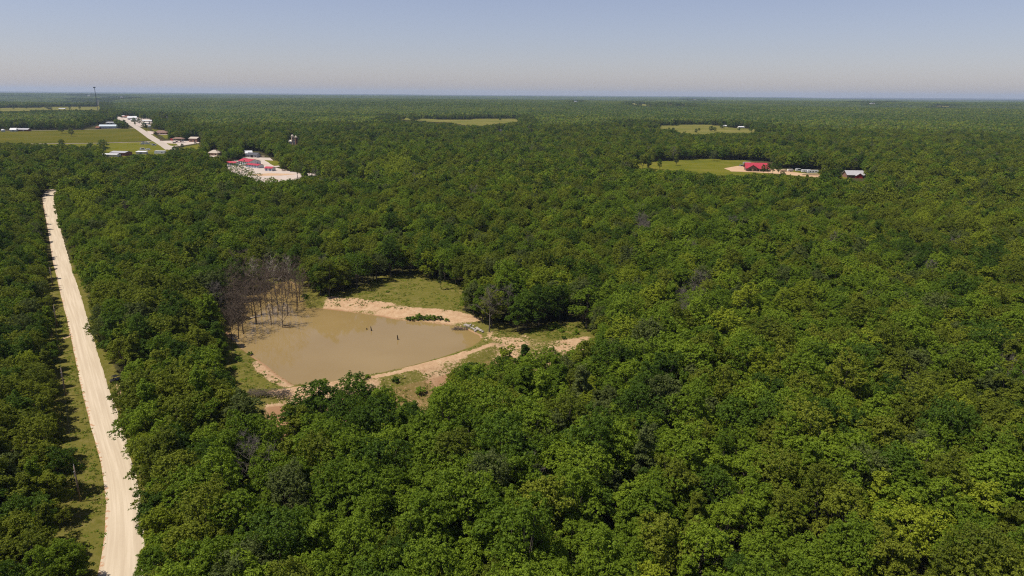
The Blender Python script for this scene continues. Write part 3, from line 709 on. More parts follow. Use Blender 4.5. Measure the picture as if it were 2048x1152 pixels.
# distant patches of wood
def patch(seed, size, spacing, nleaf, ls, tone=0):
    r = np.random.default_rng(seed)
    n = int(size / spacing); a = (np.arange(n) + .5) * spacing - size / 2
    px, py = np.meshgrid(a, a); px = px.ravel() + r.uniform(-.45, .45, n * n) * spacing; py = py.ravel() + r.uniform(-.45, .45, n * n) * spacing
    k = len(px); Rc = r.uniform(.36, .66, k) * spacing; top = r.uniform(7.5, 14.5, k) + 2.0 * (vnoise(px / 22, py / 22) - .5)
    d = r.normal(size=(k, nleaf, 3)); d[..., 2] = np.abs(d[..., 2]) - .25; d /= np.linalg.norm(d, axis=2)[..., None]
    base = np.stack([px, py, top - Rc * .95], -1)
    P = base[:, None] + d * Rc[:, None, None] * r.uniform(.75, 1.05, (k, nleaf, 1))
    nm = d + np.array([0, 0, .25]) + r.normal(size=d.shape) * .35; nm /= np.linalg.norm(nm, axis=2)[..., None]
    P = P.reshape(-1, 3); nm = nm.reshape(-1, 3); q = r.normal(size=P.shape); u = np.cross(nm, q); u /= np.linalg.norm(u, axis=1)[:, None]; v = np.cross(nm, u)
    s = ls * r.uniform(.6, 1.2, len(P))[:, None]
    V = np.stack([P - u * s * .6, P - v * s * .45, P + u * s * .6, P + v * s * .45], 1).reshape(-1, 3)
    spi = r.choice(5, k, p=[[.62, .02, .28, .0, .08], [.26, .16, .42, .02, .14]][tone])  # dark leaf colours favoured, standing in for self-shadow these thin crowns lack
    mi = np.repeat(spi, nleaf); cl = np.repeat(r.random(k), nleaf) * .6 + r.random(len(mi)) * .4
    # lower masses so that no ground shows at the side of a patch
    kb = k
    ang = np.arange(6) * math.pi / 3
    B = np.stack([px[:, None] + np.cos(ang) * Rc[:, None] * .5, py[:, None] + np.sin(ang) * Rc[:, None] * .5, np.zeros((k, 6))], -1)
    T = B.copy(); T[..., 2] = (top - Rc * 1.1)[:, None]
    BV = np.concatenate([B, T], 1).reshape(-1, 3); o = np.arange(k)[:, None, None] * 12; j = np.arange(6)[None, :, None]
    BF = np.concatenate([o + j, o + (j + 1) % 6, o + 6 + (j + 1) % 6, o + 6 + j], -1).reshape(-1, 4) + len(V)
    VV = np.concatenate([V, BV]); FF = np.concatenate([np.arange(len(V)).reshape(-1, 4), BF])
    mi = np.r_[mi, np.repeat(spi * 0, 6)]; cl = np.r_[cl, np.zeros(len(BF))]
    return mesh_np('wood', VV, FF, [SPECIES[x] for x in SPN], mi=mi, attrs={'clump': ('FACE', cl)})
idx_p60 = [add_proto(patch(500 + k, 60, 7.5, 64, 1.9, k // 3), 30, 13) for k in range(6)]
idx_p200 = [add_proto(patch(600 + k, 200, 8.5, 22, 3.6, k // 3), 100, 13) for k in range(6)]


# ------------------------------------------------------------------ buildings
FOOT = []
def building(name, label, px, py, yaw, L, W, eave, ridge, wall, roof, kind='gable', doors=(), windows=(), over=.5, cat='house', group=None, speck=False, chimney=False, base=None):
    p = A(px, py)
    e = empty(name, (p[0], p[1], p[2]), R(yaw), label, cat, group)
    FOOT.append((p[0], p[1], max(L, W) * .62))
    l, w_ = L / 2, W / 2
    wb = MB()
    if kind == 'gable':
        wb.prism([(-w_, -.5), (w_, -.5), (w_, eave), (0, ridge - .12), (-w_, eave)], -l, l, 'x')
        sl_ = (ridge - eave) / w_
        rb = MB().prism([(-w_ - over, eave - over * sl_ + .02), (0, ridge - .02), (w_ + over, eave - over * sl_ + .02), (w_ + over, eave - over * sl_ + .25), (0, ridge + .22), (-w_ - over, eave - over * sl_ + .25)], -l - over, l + over, 'x')
    elif kind == 'hip':
        wb.box(-l, l, -w_, w_, -.5, eave)
        o = over; rl = max(l - w_, .3)
        rb = MB().add([(-l - o, -w_ - o, eave), (l + o, -w_ - o, eave), (l + o, w_ + o, eave), (-l - o, w_ + o, eave), (-rl, 0, ridge), (rl, 0, ridge)],
                      [(0, 3, 2, 1), (0, 1, 5, 4), (1, 2, 5), (2, 3, 4, 5), (3, 0, 4)])
    else:
        wb.box(-l, l, -w_, w_, -.5, eave - .02)
        rb = MB().prism([(-w_ - over, eave), (w_ + over, ridge), (w_ + over, ridge + .25), (-w_ - over, eave + .25)], -l - over, l + over, 'x')
    wb.build('wall', M[wall], e); ro = rb.build('roof', M[roof], e)
    if chimney: MB().box(l * .3, l * .3 + .9, -.4, .5, eave + .3, ridge + .9).build('chimney', M['brick'], ro)
    def opening(spec, nm, mat):
        face, u, z0, z1, ww = spec
        if face == 'f': b = MB().box(u - ww / 2, u + ww / 2, -w_ - .07, -w_ + .1, z0, z1)
        elif face == 'r': b = MB().box(l - .1, l + .07, u - ww / 2, u + ww / 2, z0, z1)
        else: b = MB().box(-l - .07, -l + .1, u - ww / 2, u + ww / 2, z0, z1)
        b.build(nm, M[mat], e)
    for d in doors: opening(d[:5], 'door', d[5] if len(d) > 5 else 'door_dark')
    for d in windows: opening(d[:5], 'window', d[5] if len(d) > 5 else 'glass')
    if speck:
        _, _, dist = proj(p); s = FPX / dist
        SPECKS.append((px - L * s / 2 * abs(math.cos(R(yaw))) - .8, py - ridge * s * .9, px + L * s / 2 * abs(math.cos(R(yaw))) + .8, py + .8))
    return e
def rowdoors(n, L, ww, h=2.6, face='f', x0=None): return [(face, -L / 2 + L * (i + .5) / n, .02, h, ww) for i in range(n)]

# storage yard
b1 = building('storage_building', 'largest red-roofed white storage shed, longest of the four at the gravel lot', 499.5, 328.5, -38, 21, 14, 3.6, 5.8, 'white', 'red_roof', doors=rowdoors(5, 21, 2.4, 2.8) + [('r', -4, .02, 2.4, 1.6), ('r', 3, .02, 2.4, 1.6)], cat='storage building', group='storage sheds on the pale lot')
b2 = building('storage_building', 'low white storage row with dark roller doors before the largest shed', 509.5, 334.8, -34, 21, 7, 2.8, 3.8, 'white', 'red_roof', doors=rowdoors(8, 21, 1.7), cat='storage building', group='storage sheds on the pale lot')
b3 = building('storage_building', 'smallest white storage shed with two blue doors, nearest the woods edge of the lot', 540.5, 341.5, -18, 8.5, 6, 2.8, 4.0, 'white', 'red_roof', doors=[('f', -2.2, .02, 2.5, 2), ('f', 2.2, .02, 2.5, 2)], cat='storage building', group='storage sheds on the pale lot')
b4 = building('storage_building', 'white storage shed half hidden behind the tall open-branched tree', 465, 330.5, -22, 13, 6, 2.8, 4.0, 'white', 'red_roof', doors=rowdoors(5, 13, 1.6), cat='storage building', group='storage sheds on the pale lot')
building('hip_house', 'tan house with a pale hipped roof in trees behind the storage yard', 430, 310.5, -10, 13, 10, 3.2, 6.6, 'tan_wall', 'tan_roof', 'hip', doors=[('f', 0, .02, 2.3, 2.2, 'brick')], windows=[('f', -4, 1, 2.4, 1.6), ('f', 4, 1, 2.4, 1.6)], chimney=True)
building('gable_house', 'white-roofed gable shed behind the dark-roofed garage', 497.5, 311, 25, 8, 8, 3.2, 5.8, 'white', 'white', windows=[('f', -2, 1.2, 2.6, 1.6), ('r', 0, 1.2, 2.6, 1.6)], cat='shed')
building('garage', 'grey-walled garage with a dark roof above the storage sheds', 508, 314.5, -16, 14, 8, 3.1, 5.4, 'grey_wall', 'dark_roof', doors=[('f', 0, .02, 2.6, 3.2, 'black_paint')], windows=[('f', -5, 1, 2.2, 1.2), ('f', 5, 1, 2.2, 1.2)], cat='garage')
fe = A(521, 314.5); e = empty('wooden_fence', (fe[0], fe[1], 0), R(-6), 'short pale board fence beside the dark-roofed garage', 'fence')
MB().box(-5, 5, -.06, .06, .1, 2.1).build('panel', M['lumber'], e)
for x in (-5.1, 0, 5.1): MB().box(x - .12, x + .12, -.16, .16, -.2, 2.3).build('post', M['lumber'], e)
FOOT.append((fe[0], fe[1], 6))
# two little towers in the woods
p = A(588, 288.5); e = empty('towered_house', (p[0], p[1], 0), R(5), 'tan house with two pointed towers standing alone in the woods', 'house')
MB().box(-7, 2, -3, 4, -.5, 4.6).build('wall', M['offwhite'], e)
MB().prism([(-3.4, 4.55), (4.4, 4.55), (.5, 6.4)], -7.3, 2.2, 'x').build('roof', M['offwhite'], e)
for (x, y, h, mt) in ((-1.2, -1.5, 12.0, 'tan_wall'), (4.2, -2.4, 10.4, 'brick')):
    t = MB().tube([(x, y, -.5), (x, y, h)], [2.0, 2.0], 10).build('tower', M[mt], e)
    MB().tube([(x, y, h - .02), (x, y, h + 3.2)], [2.35, .05], 10).build('spire', M['tan_roof'], t)
    for k in (0, 1, 2): MB().box(x - .35, x + .35, y - 2.06, y - 1.8, 3 + k * 2.6, 4.3 + k * 2.6).build('window', M['glass'], t)
FOOT.append((p[0], p[1], 8)); SPECKS.append((579.5, 277, 596, 289))

# town to the left
building('metal_barn', 'long pale blue metal barn at the far edge of the hay field', 218, 256.5, 14, 33, 15, 4.5, 7.4, 'blue_metal', 'blue_metal', doors=[('f', 4, .02, 3.4, 4, 'grey_wall'), ('l', 0, .02, 3.6, 4, 'grey_wall')], cat='barn')
building('barn_annex', 'narrow pale lean-to shed against the roadside end of the blue barn', 235, 256, 12, 16, 6, 3.0, 4.0, 'grey_wall', 'white', 'mono', windows=[('f', 0, 1, 2.2, 2)], cat='shed')
building('red_shed', 'small rust-red shed beside the long blue barn', 196.5, 257.6, 0, 7, 6, 2.6, 4.6, 'rust', 'rust', doors=[('f', 0, .02, 2.1, 1.6, 'brown_roof')], cat='shed')
building('white_shop', 'white flat-roofed shop behind the blue barn near the town road', 222, 248.5, 5, 18, 10, 4.2, 5.0, 'white', 'white', 'mono', windows=[('f', -4, 1, 2.6, 3), ('f', 4, 1, 2.6, 3)], cat='shop', speck=True)
building('white_trailer_home', 'small white trailer home at the far left above the blue barn', 214.5, 243.5, 0, 7, 4, 3.4, 4.2, 'white', 'white', windows=[('f', 0, 1, 2.2, 1.4)], cat='trailer home', speck=True)
building('long_house', 'long low house with a grey roof beyond the hay field at the left edge', 46, 262.3, -2, 27, 9, 3.2, 5.4, 'rust', 'grey_roof', windows=[('f', -8, 1, 2.4, 2), ('f', 0, 1, 2.4, 2), ('f', 8, 1, 2.4, 2)], doors=[('f', 4, .02, 2.3, 1.4, 'white')], speck=True)
building('carport_house', 'white-roofed gabled end building joined to the long low house', 28, 262.8, 20, 10, 10, 3.2, 6.2, 'white', 'white', doors=[('f', 0, .02, 2.4, 3)], cat='garage', speck=True)
p = A(6.5, 263.5); e = empty('storage_tank', (p[0], p[1], 0), 0, 'rounded pale tank standing at the left end of the hay field', 'tank')
MB().tube([(0, 0, -.3), (0, 0, 3.2), (0, 0, 4.4), (0, 0, 4.9)], [3.2, 3.2, 2.4, .3], 16).build('shell', M['white'], e, True); MB().box(-.4, .4, -3.35, -3.0, .1, 3.4).build('ladder', M['steel'], e)
SPECKS.append((2, 258, 11, 264)); FOOT.append((p[0], p[1], 5))
building('gable_store', 'largest white gabled building at the top of the town road', 265, 239.5, 25, 22, 16, 5.5, 9.5, 'white', 'white', windows=[('f', -5, 1, 3, 3), ('f', 5, 1, 3, 3)], cat='shop', speck=True)
building('low_store', 'low white wing in front of the largest white gabled building', 268, 242.5, 20, 14, 8, 3.4, 4.6, 'offwhite', 'white', windows=[('f', 0, 1, 2.4, 4)], cat='shop', speck=True)
building('red_store', 'low red-roofed store left of the white gabled building', 252, 235.5, 5, 20, 9, 3.6, 5.6, 'offwhite', 'rust', windows=[('f', 0, 1, 2.4, 6)], cat='shop', speck=True)
building('white_cottage', 'tiny white cottage with a peaked roof beside the red-roofed store', 246.5, 235, 30, 7, 6, 3.6, 6.4, 'white', 'white', windows=[('f', 0, 1, 2.2, 1.2)], speck=True)
building('pale_store', 'long white flat building right of the round tree by the town road', 296, 244.5, 0, 24, 10, 4.0, 5.6, 'offwhite', 'white', windows=[('f', -6, 1, 2.6, 3), ('f', 6, 1, 2.6, 3)], cat='shop', speck=True)
building('pale_garage', 'plain pale garage just below the long white flat building', 293, 248, 0, 14, 8, 3.2, 4.2, 'white', 'offwhite', doors=[('f', 0, .02, 2.6, 4)], cat='garage', speck=True)
building('tiny_shed', 'tiny white shed against the trees right of the town road', 299.5, 254.5, 0, 5, 4, 2.6, 3.4, 'white', 'white', doors=[('f', 0, .02, 2, 1.2)], cat='shed', speck=True)
building('brown_hip_house', 'brown house with a broad hipped roof on the lawn right of the town road', 323, 268.5, 4, 23, 13, 3.1, 7.0, 'brick', 'brown_roof', 'hip', windows=[('f', -7, 1, 2.3, 2), ('f', 7, 1, 2.3, 2), ('f', 3, 1, 2.3, 2)], doors=[('f', -1, .02, 2.3, 1.4, 'white')], over=.9)
building('brick_store', 'brick building with a tall tan front at the end of the forecourt', 391, 283.5, -12, 14, 12, 5.2, 7.4, 'brick', 'tan_roof', doors=[('f', 3, .02, 2.6, 2, 'black_paint'), ('l', 0, .02, 4.2, 5, 'offwhite')], windows=[('f', -3, 1, 2.6, 2.4)], cat='shop')
p = A(357.5, 284.5); e = empty('fuel_canopy', (p[0], p[1], 0), R(6), 'brown fuel station canopy on posts over the pale forecourt', 'canopy')
MB().box(-8, 8, -5, 5, 4.6, 5.5).add([(-8.4, -5.4, 5.52), (8.4, -5.4, 5.52), (8.4, 5.4, 5.52), (-8.4, 5.4, 5.52), (-4, 0, 7.6), (4, 0, 7.6)], [(0, 3, 2, 1), (0, 1, 5, 4), (1, 2, 5), (2, 3, 4, 5), (3, 0, 4)]).build('canopy_roof', M['brown_roof'], e)
for x in (-6, 6):
    for y in (-3, 3): MB().box(x - .25, x + .25, y - .25, y + .25, -.3, 4.58).build('post', M['white'], e)
for x in (-3, 3): MB().box(x - .5, x + .5, -.4, .4, .1, 2.0).build('pump', M['red_paint'], e)
FOOT.append((p[0], p[1], 10))
p = A(344.5, 284.5); e = empty('station_sign', (p[0], p[1], 0), 0, 'red square sign on a post at the mouth of the forecourt', 'sign')
MB().box(-.2, .2, -.2, .2, -.3, 2.6).build('post', M['steel'], e); MB().box(-1.9, 1.9, -.25, .25, 2.5, 6.0).build('panel', M['red_paint'], e)
building('brown_barn', 'flat brown-walled barn with a grey roof at the near edge of the meadow', 243, 311, -10, 20, 13, 3.8, 5.2, 'rust', 'grey_roof', doors=[('f', 3, .02, 3, 5, 'black_paint')], cat='barn')
building('white_long_shed', 'long white-roofed shed left of the brown-walled barn', 220, 313, -2, 22, 8, 2.6, 3.5, 'white', 'white', doors=[('f', 0, .02, 2.2, 3)], cat='shed')
building('white_box_trailer', 'plain white box trailer under the trees at the near edge of the meadow', 321, 307, 0, 13, 4.5, 2.9, 3.1, 'white', 'white', 'mono', doors=[('l', 0, .3, 2.6, 3, 'steel')], windows=[('f', 3, 1.2, 2.2, 1.2)], over=.1, cat='trailer')
building('white_canopy_shed', 'pale lean-to roof among parked things below the farm lane', 284, 308, 0, 12, 6, 2.6, 3.4, 'offwhite', 'white', 'mono', doors=[('f', 0, .02, 2.2, 3)], cat='shed')
# specks far away
for (px, py, L, nm, lab) in ((694.5, 262, 11, 'house', 'small white house in the woods above the towered house, left of a pair'), (715.5, 260, 10, 'house', 'small white house in the woods, right one of the pair above the towered house'),
        (747, 281, 9, 'house', 'single white cottage deep in the woods right of the towered house'), (856, 191.5, 60, 'shed', 'bright white building on the far ridge near the centre of the horizon'),
        (1152, 203.5, 40, 'shed', 'long low pale building on the ridge right of centre'), (1246, 254, 20, 'house', 'white house at the woods edge left of the long pasture, nearer of two'),
        (1262, 252.5, 20, 'house', 'grey low house beside the white house left of the long pasture'), (1482, 256.5, 18, 'shed', 'bright white shed at the right end of the long pasture'),
        (1449, 254, 10, 'shed', 'small white shed amid trees right of the long pasture'), (1744, 207.5, 50, 'shed', 'single white building on the far ridge at the right'),
        (125, 218.5, 30, 'barn', 'white-roofed barn in the strip of pasture near the tall mast'), (41, 194, 30, 'shed', 'white shed on the far wooded slope at the left edge'),
        (178, 191, 34, 'house', 'white farmhouse on the far slope left of the tall mast'), (243, 194.5, 34, 'house', 'pale farmhouse on the far slope right of the tall mast'),
        (211, 226, 20, 'shed', 'pale shed at the foot of the tall mast'), (328, 235, 24, 'shed', 'grey-blue shed roof among trees right of town'),
        (1000, 262.5, 7, 'house', 'white cottage below the middle pasture, left of two'), (1062, 263.5, 7, 'house', 'pale cottage below the middle pasture, right of two')):
    roofm = 'grey_roof' if 'grey' in lab else 'white'
    far_ = py < 230
    building('far_' + nm, lab, px, py, 8, L * .85, L * .4, 2.8, 4.6, 'offwhite', roofm, windows=[('f', 0, 1, 2.5, L * .15)], doors=[('f', L * .3, .02, 2.4, 2)], cat=nm, speck=True)
# red-roofed lodge with a cross gable, right clearing
p = A(1512, 341.0); e = empty('red_roof_lodge', (p[0], p[1], 0), R(-9), 'large dark-walled lodge with a bright red metal roof in the clearing', 'house')
MB().prism([(-6.5, -.5), (6.5, -.5), (6.5, 3.2), (0, 7.7), (-6.5, 3.2)], -11, 11, 'x').build('wall', M['brown_roof'], e)
ro = MB().prism([(-7.6, 2.55), (0, 7.8), (7.6, 2.55), (7.6, 2.85), (0, 8.1), (-7.6, 2.85)], -12, 12, 'x').build('roof', M['red_roof'], e)
MB().prism([(-10.0, -.5), (-.5, -.5), (-.5, 3.3), (-5.2, 6.3), (-10.0, 3.3)], -9.6, 0, 'y').build('wing_wall', M['brown_roof'], e)
MB().prism([(-11.2, 2.65), (-5.2, 6.45), (.8, 2.65), (.8, 2.95), (-5.2, 6.75), (-11.2, 2.95)], -11.0, -.5, 'y').build('wing_roof', M['red_roof'], e)
MB().prism([(-11, 2.7), (-7.5, 2.9), (-7.5, 3.1), (-11, 2.85)], 1.4, 11.6, 'x').build('porch_roof', M['red_roof'], e)
for x in (1.8, 5, 8, 11): MB().box(x - .15, x + .15, -10.7, -10.4, -.3, 2.72).build('post', M['lumber'], e)
for x in (-7.6, -2.8): MB().box(x - .8, x + .8, -9.7, -9.5, .8, 2.6).build('window', M['glass'], e)
MB().box(-5.8, -4.6, -9.72, -9.5, .02, 2.4).build('door', M['lumber'], e)
for x in (2.5, 7.5): MB().box(x - 1, x + 1, -6.6, -6.4, .8, 2.4).build('window', M['glass'], e)
FOOT.append((p[0], p[1], 14))
p = A(1709.5, 354.5); e = empty('grey_roof_barn', (p[0], p[1], 0), R(-4), 'grey metal-roofed barn with a small red gable facing front', 'barn')
MB().prism([(-6, -.5), (6, -.5), (6, 3.0), (0, 6.2), (-6, 3.0)], -9.5, 9.5, 'x').build('wall', M['brick'], e)
MB().prism([(-7, 2.6), (0, 6.35), (7, 2.6), (7, 2.85), (0, 6.6), (-7, 2.85)], -10.4, 10.4, 'x').build('roof', M['grey_roof'], e)
MB().prism([(-2, -.5), (4, -.5), (4, 2.4), (1, 4.4), (-2, 2.4)], -8.5, -1, 'y').build('porch', M['red_paint'], e)
MB().prism([(-2.7, 2.1), (1, 4.5), (4.7, 2.1), (4.7, 2.3), (1, 4.75), (-2.7, 2.3)], -8.9, -2, 'y').build('porch_roof', M['grey_roof'], e)
for x in (-7, -4, 7): MB().box(x - .7, x + .7, -6.1, -5.9, .9, 2.2).build('window', M['glass'], e)
FOOT.append((p[0], p[1], 12))
SPECKS.append((1688, 345, 1730, 361))
# lattice mast
p = A(196, 222.5); hm = 92 - p[2]
e = empty('lattice_mast', p, R(20), 'tall grey lattice mast with a broad head rising above the horizon', 'mast')
for k in range(3):
    a = k * 2.094; MB().tube([(2.2 * math.cos(a), 2.2 * math.sin(a), -1), (1.0 * math.cos(a), 1.0 * math.sin(a), hm)], [.42, .34], 5).build('leg', M['mast_grey'], e)
bb = MB()
for z in np.arange(0, hm - 4, 4.5):
    f = lambda zz: 2.2 - 1.2 * zz / hm
    for k in range(3):
        a, a2 = k * 2.094, (k + 1) * 2.094
        bb.tube([(f(z) * math.cos(a), f(z) * math.sin(a), z), (f(z + 4.5) * math.cos(a2), f(z + 4.5) * math.sin(a2), z + 4.5)], [.16, .16], 4)
bb.build('bracing', M['mast_grey'], e)
MB().tube([(0, 0, hm - 3.4), (0, 0, hm - 3)], [2.8, 2.8], 8).build('platform', M['steel'], e)
for k in range(9):
    a = k * .698; MB().box(3.6 * math.cos(a) - .5, 3.6 * math.cos(a) + .5, 3.0 * math.sin(a) - .25, 3.0 * math.sin(a) + .25, hm - 4.6, hm - .6).build('antenna', M['mast_grey'], e)
SPECKS.append((194, 200, 197, 222))

# ------------------------------------------------------------------ vehicles and trailers
def car(px, py, yaw, paint, label, cat='car', name='parked_car', L=4.6, W=1.8, H=1.5, van=False, s=1.0, z=.12):
    p = A(px, py); e = empty(name, (p[0], p[1], z), R(yaw), label, cat)
    h = L / 2
    prof = [(-h, .35), (h, .35), (h, .78), (h * .55, .92), (h * .28, H), (-h * .62, H), (-h * .92, .95), (-h, .85)] if not van else [(-h, .35), (h, .35), (h, 1.0), (h * .8, 1.25), (h * .6, H), (-h * .96, H), (-h, H * .9)]
    MB().prism(prof, -W / 2, W / 2).build('body', M[paint], e)
    gp = [(h * .50, .95), (h * .27, H - .08), (-h * .60, H - .08), (-h * .82, .98)] if not van else [(h * .78, 1.2), (h * .58, H - .15), (-h * .4, H - .15), (-h * .4, 1.2)]
    MB().prism(gp, -W / 2 - .02, W / 2 + .02).build('window', M['glass'], e)
    for x in (-h * .62, h * .62):
        for y in (-W / 2 + .1, W / 2 - .1):
            MB().tube([(x, y - .12, .34), (x, y + .12, .34)], [.34, .34], 12).build('wheel', M['rubber'], e)
    for y in (-W * .33, W * .33): MB().box(h - .05, h + .03, y - .16, y + .16, .6, .76).build('headlight', M['glass'], e)
    return e
car(349, 286.5, 10, 'black_paint', 'black car parked just right of the red sign')
car(354, 283.6, 95, 'blue_paint', 'dark blue car stopped at the fuel canopy', )
car(363, 283.2, 80, 'black_paint', 'black car on the canopy side nearer the brick building')
car(378, 281.2, 5, 'red_paint', 'red car parked along the forecourt verge near the brick building')
car(323, 281.6, 0, 'rust', 'brown-red car parked beside the town road junction')
car(391, 286.8, 20, 'black_paint', 'black car in front of the brick building')
car(308.5, 291.3, 0, 'silver_paint', 'silver van parked on the meadow beside the farm lane', 'van', 'parked_van', 6, 2.1, 2.4, True)
car(286, 300.5, 0, 'white', 'white van on the meadow above the lean-to roof', 'van', 'parked_van', 7, 2.3, 2.9, True)
car(297, 300.6, 0, 'white', 'small white van behind the larger white van on the meadow', 'van', 'parked_van', 4.6, 2.0, 2.4, True)
car(283, 240.5, 0, 'blue_paint', 'dark car parked in the town yard beside the low white wing')
car(1597, 342.5, 0, 'white', 'white truck at the left end of the line of trailers', 'truck', 'parked_truck', 6, 2.2, 2.6, True)
car(1656, 350.5, -10, 'silver_paint', 'silver car on the dirt yard between the trailers and the grey-roofed barn')
def trailer(px, py, yaw, L, label, mat='white', H=3.1, name='travel_trailer'):
    p = A(px, py); e = empty(name, (p[0], p[1], .1), R(yaw), label, 'trailer')
    h = L / 2
    MB().prism([(-h, .6), (h, .6), (h, H - .5), (h - .5, H), (-h + .3, H), (-h, H - .3)], -1.2, 1.2).build('body', M[mat], e)
    for x in (-h * .5, 0, h * .5): MB().box(x - .6, x + .6, -1.26, -1.1, 1.5, 2.2).build('window', M['glass'], e)
    for x in (-.5, .5): MB().tube([(x, -1.25, .38), (x, -.95, .38)], [.38, .38], 12).build('wheel', M['rubber'], e)
    MB().tube([(h, 0, .7), (h + 1.3, 0, .6)], [.06, .06], 5).build('hitch', M['steel'], e)
trailer(1612, 345.5, -4, 9, 'white travel trailer, left of the adjoining pair in the dirt yard')
trailer(1625, 346.5, -4, 11, 'longer white travel trailer, right of the adjoining pair in the dirt yard')
trailer(1580, 343.5, 10, 6, 'small cream trailer nearest the red-roofed lodge', 'offwhite', 2.6)
trailer(1655, 342.5, 12, 8, 'cream trailer tucked under the trees behind the dirt yard', 'offwhite', 2.7)
def flatbed(px, py, yaw, L, label):
    p = A(px, py); e = empty('flatbed_trailer', (p[0], p[1], .1), R(yaw), label, 'trailer')
    MB().box(-L / 2, L / 2, -1.2, 1.2, .8, 1.1).build('deck', M['offwhite'], e)
    for x in (-L * .3, -L * .2, L * .35): MB().tube([(x, -1.2, .4), (x, -.9, .4)], [.4, .4], 10).build('wheel', M['rubber'], e)
    MB().box(L / 2 - .2, L / 2, -1.2, 1.2, 1.1, 2.2).build('headboard', M['steel'], e)
    b = MB()
    for k in range(5): b.box(-L * .4 + k * L * .15, -L * .32 + k * L * .15, -1, 1, 1.12, 1.9 + .3 * (k % 2))
    b.build('load', M['door_dark'], e)
flatbed(292, 289.6, 3, 18, 'long flatbed trailer loaded with dark crates below the farm lane')
flatbed(291, 286.6, 3, 13, 'shorter loaded flatbed trailer just above the farm lane')
def stack(px, py, yaw, L, W, H, mat, label, n=4):
    p = A(px, py); e = empty('material_stack', (p[0], p[1], .08), R(yaw), label, 'stack')
    for k in range(n):
        z = H * k / n; MB().box(-L / 2 + .12 * k, L / 2 - .1 * k, -W / 2, W / 2, z + .03, z + H / n - .03).build('layer', M[mat], e)
stack(1620, 350.5, -4, 16, 3, 1.4, 'lumber', 'long low stack of lumber in front of the trailers', 3)
stack(1565, 343.5, 8, 7, 4, 2.0, 'lumber', 'pile of tan boards beside the red-roofed lodge')
stack(1494, 327.5, 0, 9, 4, 1.8, 'grey_roof', 'stack of grey roofing sheets behind the red-roofed lodge')
stack(1484, 332, 20, 6, 3, 1.2, 'steel', 'low heap of steel lengths left of the red-roofed lodge')
# utility buggy by the gravel road
p = A(233, 764); e = empty('utility_buggy', (p[0], p[1], float(ground_z(p[0], p[1]))), R(62), 'small black utility buggy parked under trees right of the gravel road', 'buggy')
MB().prism([(-1.3, .45), (1.3, .45), (1.4, .8), (.5, .95), (-.1, .7), (-.5, .7), (-.6, 1.0), (-1.4, 1.0)], -.7, .7).build('body', M['black_paint'], e)
MB().box(-.75, .5, -.72, .72, 1.80, 1.88).build('roof', M['black_paint'], e)
cg = MB()
for y in (-.68, .68): cg.tube([(.75, y, .9), (.45, y, 1.8)], [.03, .03], 5); cg.tube([(-.7, y, .95), (-.7, y, 1.8)], [.03, .03], 5)
cg.build('roll_cage', M['steel'], e)
MB().box(-.5, -.35, -.6, .6, .7, 1.35).box(-.5, .1, -.6, .6, .62, .76).build('seat', M['rubber'], e)
for x in (-.95, .95):
    for y in (-.68, .68): wl_ = MB().tube([(x, y - .13, .32), (x, y + .13, .32)], [.33, .33], 14).build('wheel', M['rubber'], e); MB().tube([(x, y - .15, .32), (x, y + .15, .32)], [.17, .17], 10).build('rim', M['silver_paint'], wl_)
MB().box(1.38, 1.46, -.5, .5, .55, .62).build('bumper', M['silver_paint'], e)

# ------------------------------------------------------------------ utility poles and wire along the road
poles = []
for (px, py, lab) in ((161, 1003, 'weathered wooden utility pole on the verge nearest the camera'), (132, 792, 'slim wooden utility pole on the verge level with the parked buggy'),
                      (115, 655, 'wooden utility pole on the verge just beyond the short dirt track'), (106, 572, 'farthest wooden utility pole seen between the road and the tree line')):
    p = A(px, py); e = empty('utility_pole', (p[0], p[1], 0), R(-8), lab, 'utility pole', 'utility poles along the gravel road')
    MB().tube([(0, 0, -.5), (0, 0, 4), (0, 0, 7.6)], [.16, .14, .11], 8).build('shaft', M['pole_wood'], e, True)
    MB().tube([(-.0, -.16, 5.6), (0, -.24, 5.6), (0, -.24, 6.5), (0, -.16, 6.5)], [.06, .13, .13, .06], 8).build('bracket', M['steel'], e)
    MB().tube([(0, 0, 7.58), (0, 0, 7.85)], [.06, .04], 6).build('insulator', M['white'], e)
    poles.append((p[0], p[1]))
for k in range(3):
    a, b_ = poles[k], poles[k + 1]; t = np.linspace(0, 1, 9)
    P = np.stack([a[0] + (b_[0] - a[0]) * t, a[1] + (b_[1] - a[1]) * t, 7.86 - 4 * .8 * t * (1 - t)], -1)
    o = MB().tube(P, np.full(9, .011), 4).build('power_line', M['rubber'])
    tag(o, ('overhead wire from the nearest utility pole to the next', 'overhead wire between the second and third utility poles', 'overhead wire between the two farthest utility poles')[k], 'wire', 'wires between the poles')

MASK = build_mask()

# ------------------------------------------------------------------ where trees stand
hexs = 5.9
xs_, ys_ = np.meshgrid(np.arange(-1330, 1330, hexs), np.arange(32, 1540, hexs * .87))
xs_ = xs_ + (np.arange(xs_.shape[0]) % 2)[:, None] * hexs / 2
xs_ = xs_.ravel(); ys_ = ys_.ravel()
k = (np.abs(xs_) < .79 * ys_ + 45) & (np.hypot(xs_, ys_) < 1520)
xs_, ys_ = xs_[k], ys_[k]; n = len(xs_)
xs_ += RNG.uniform(-.38, .38, n) * hexs; ys_ += RNG.uniform(-.38, .38, n) * hexs
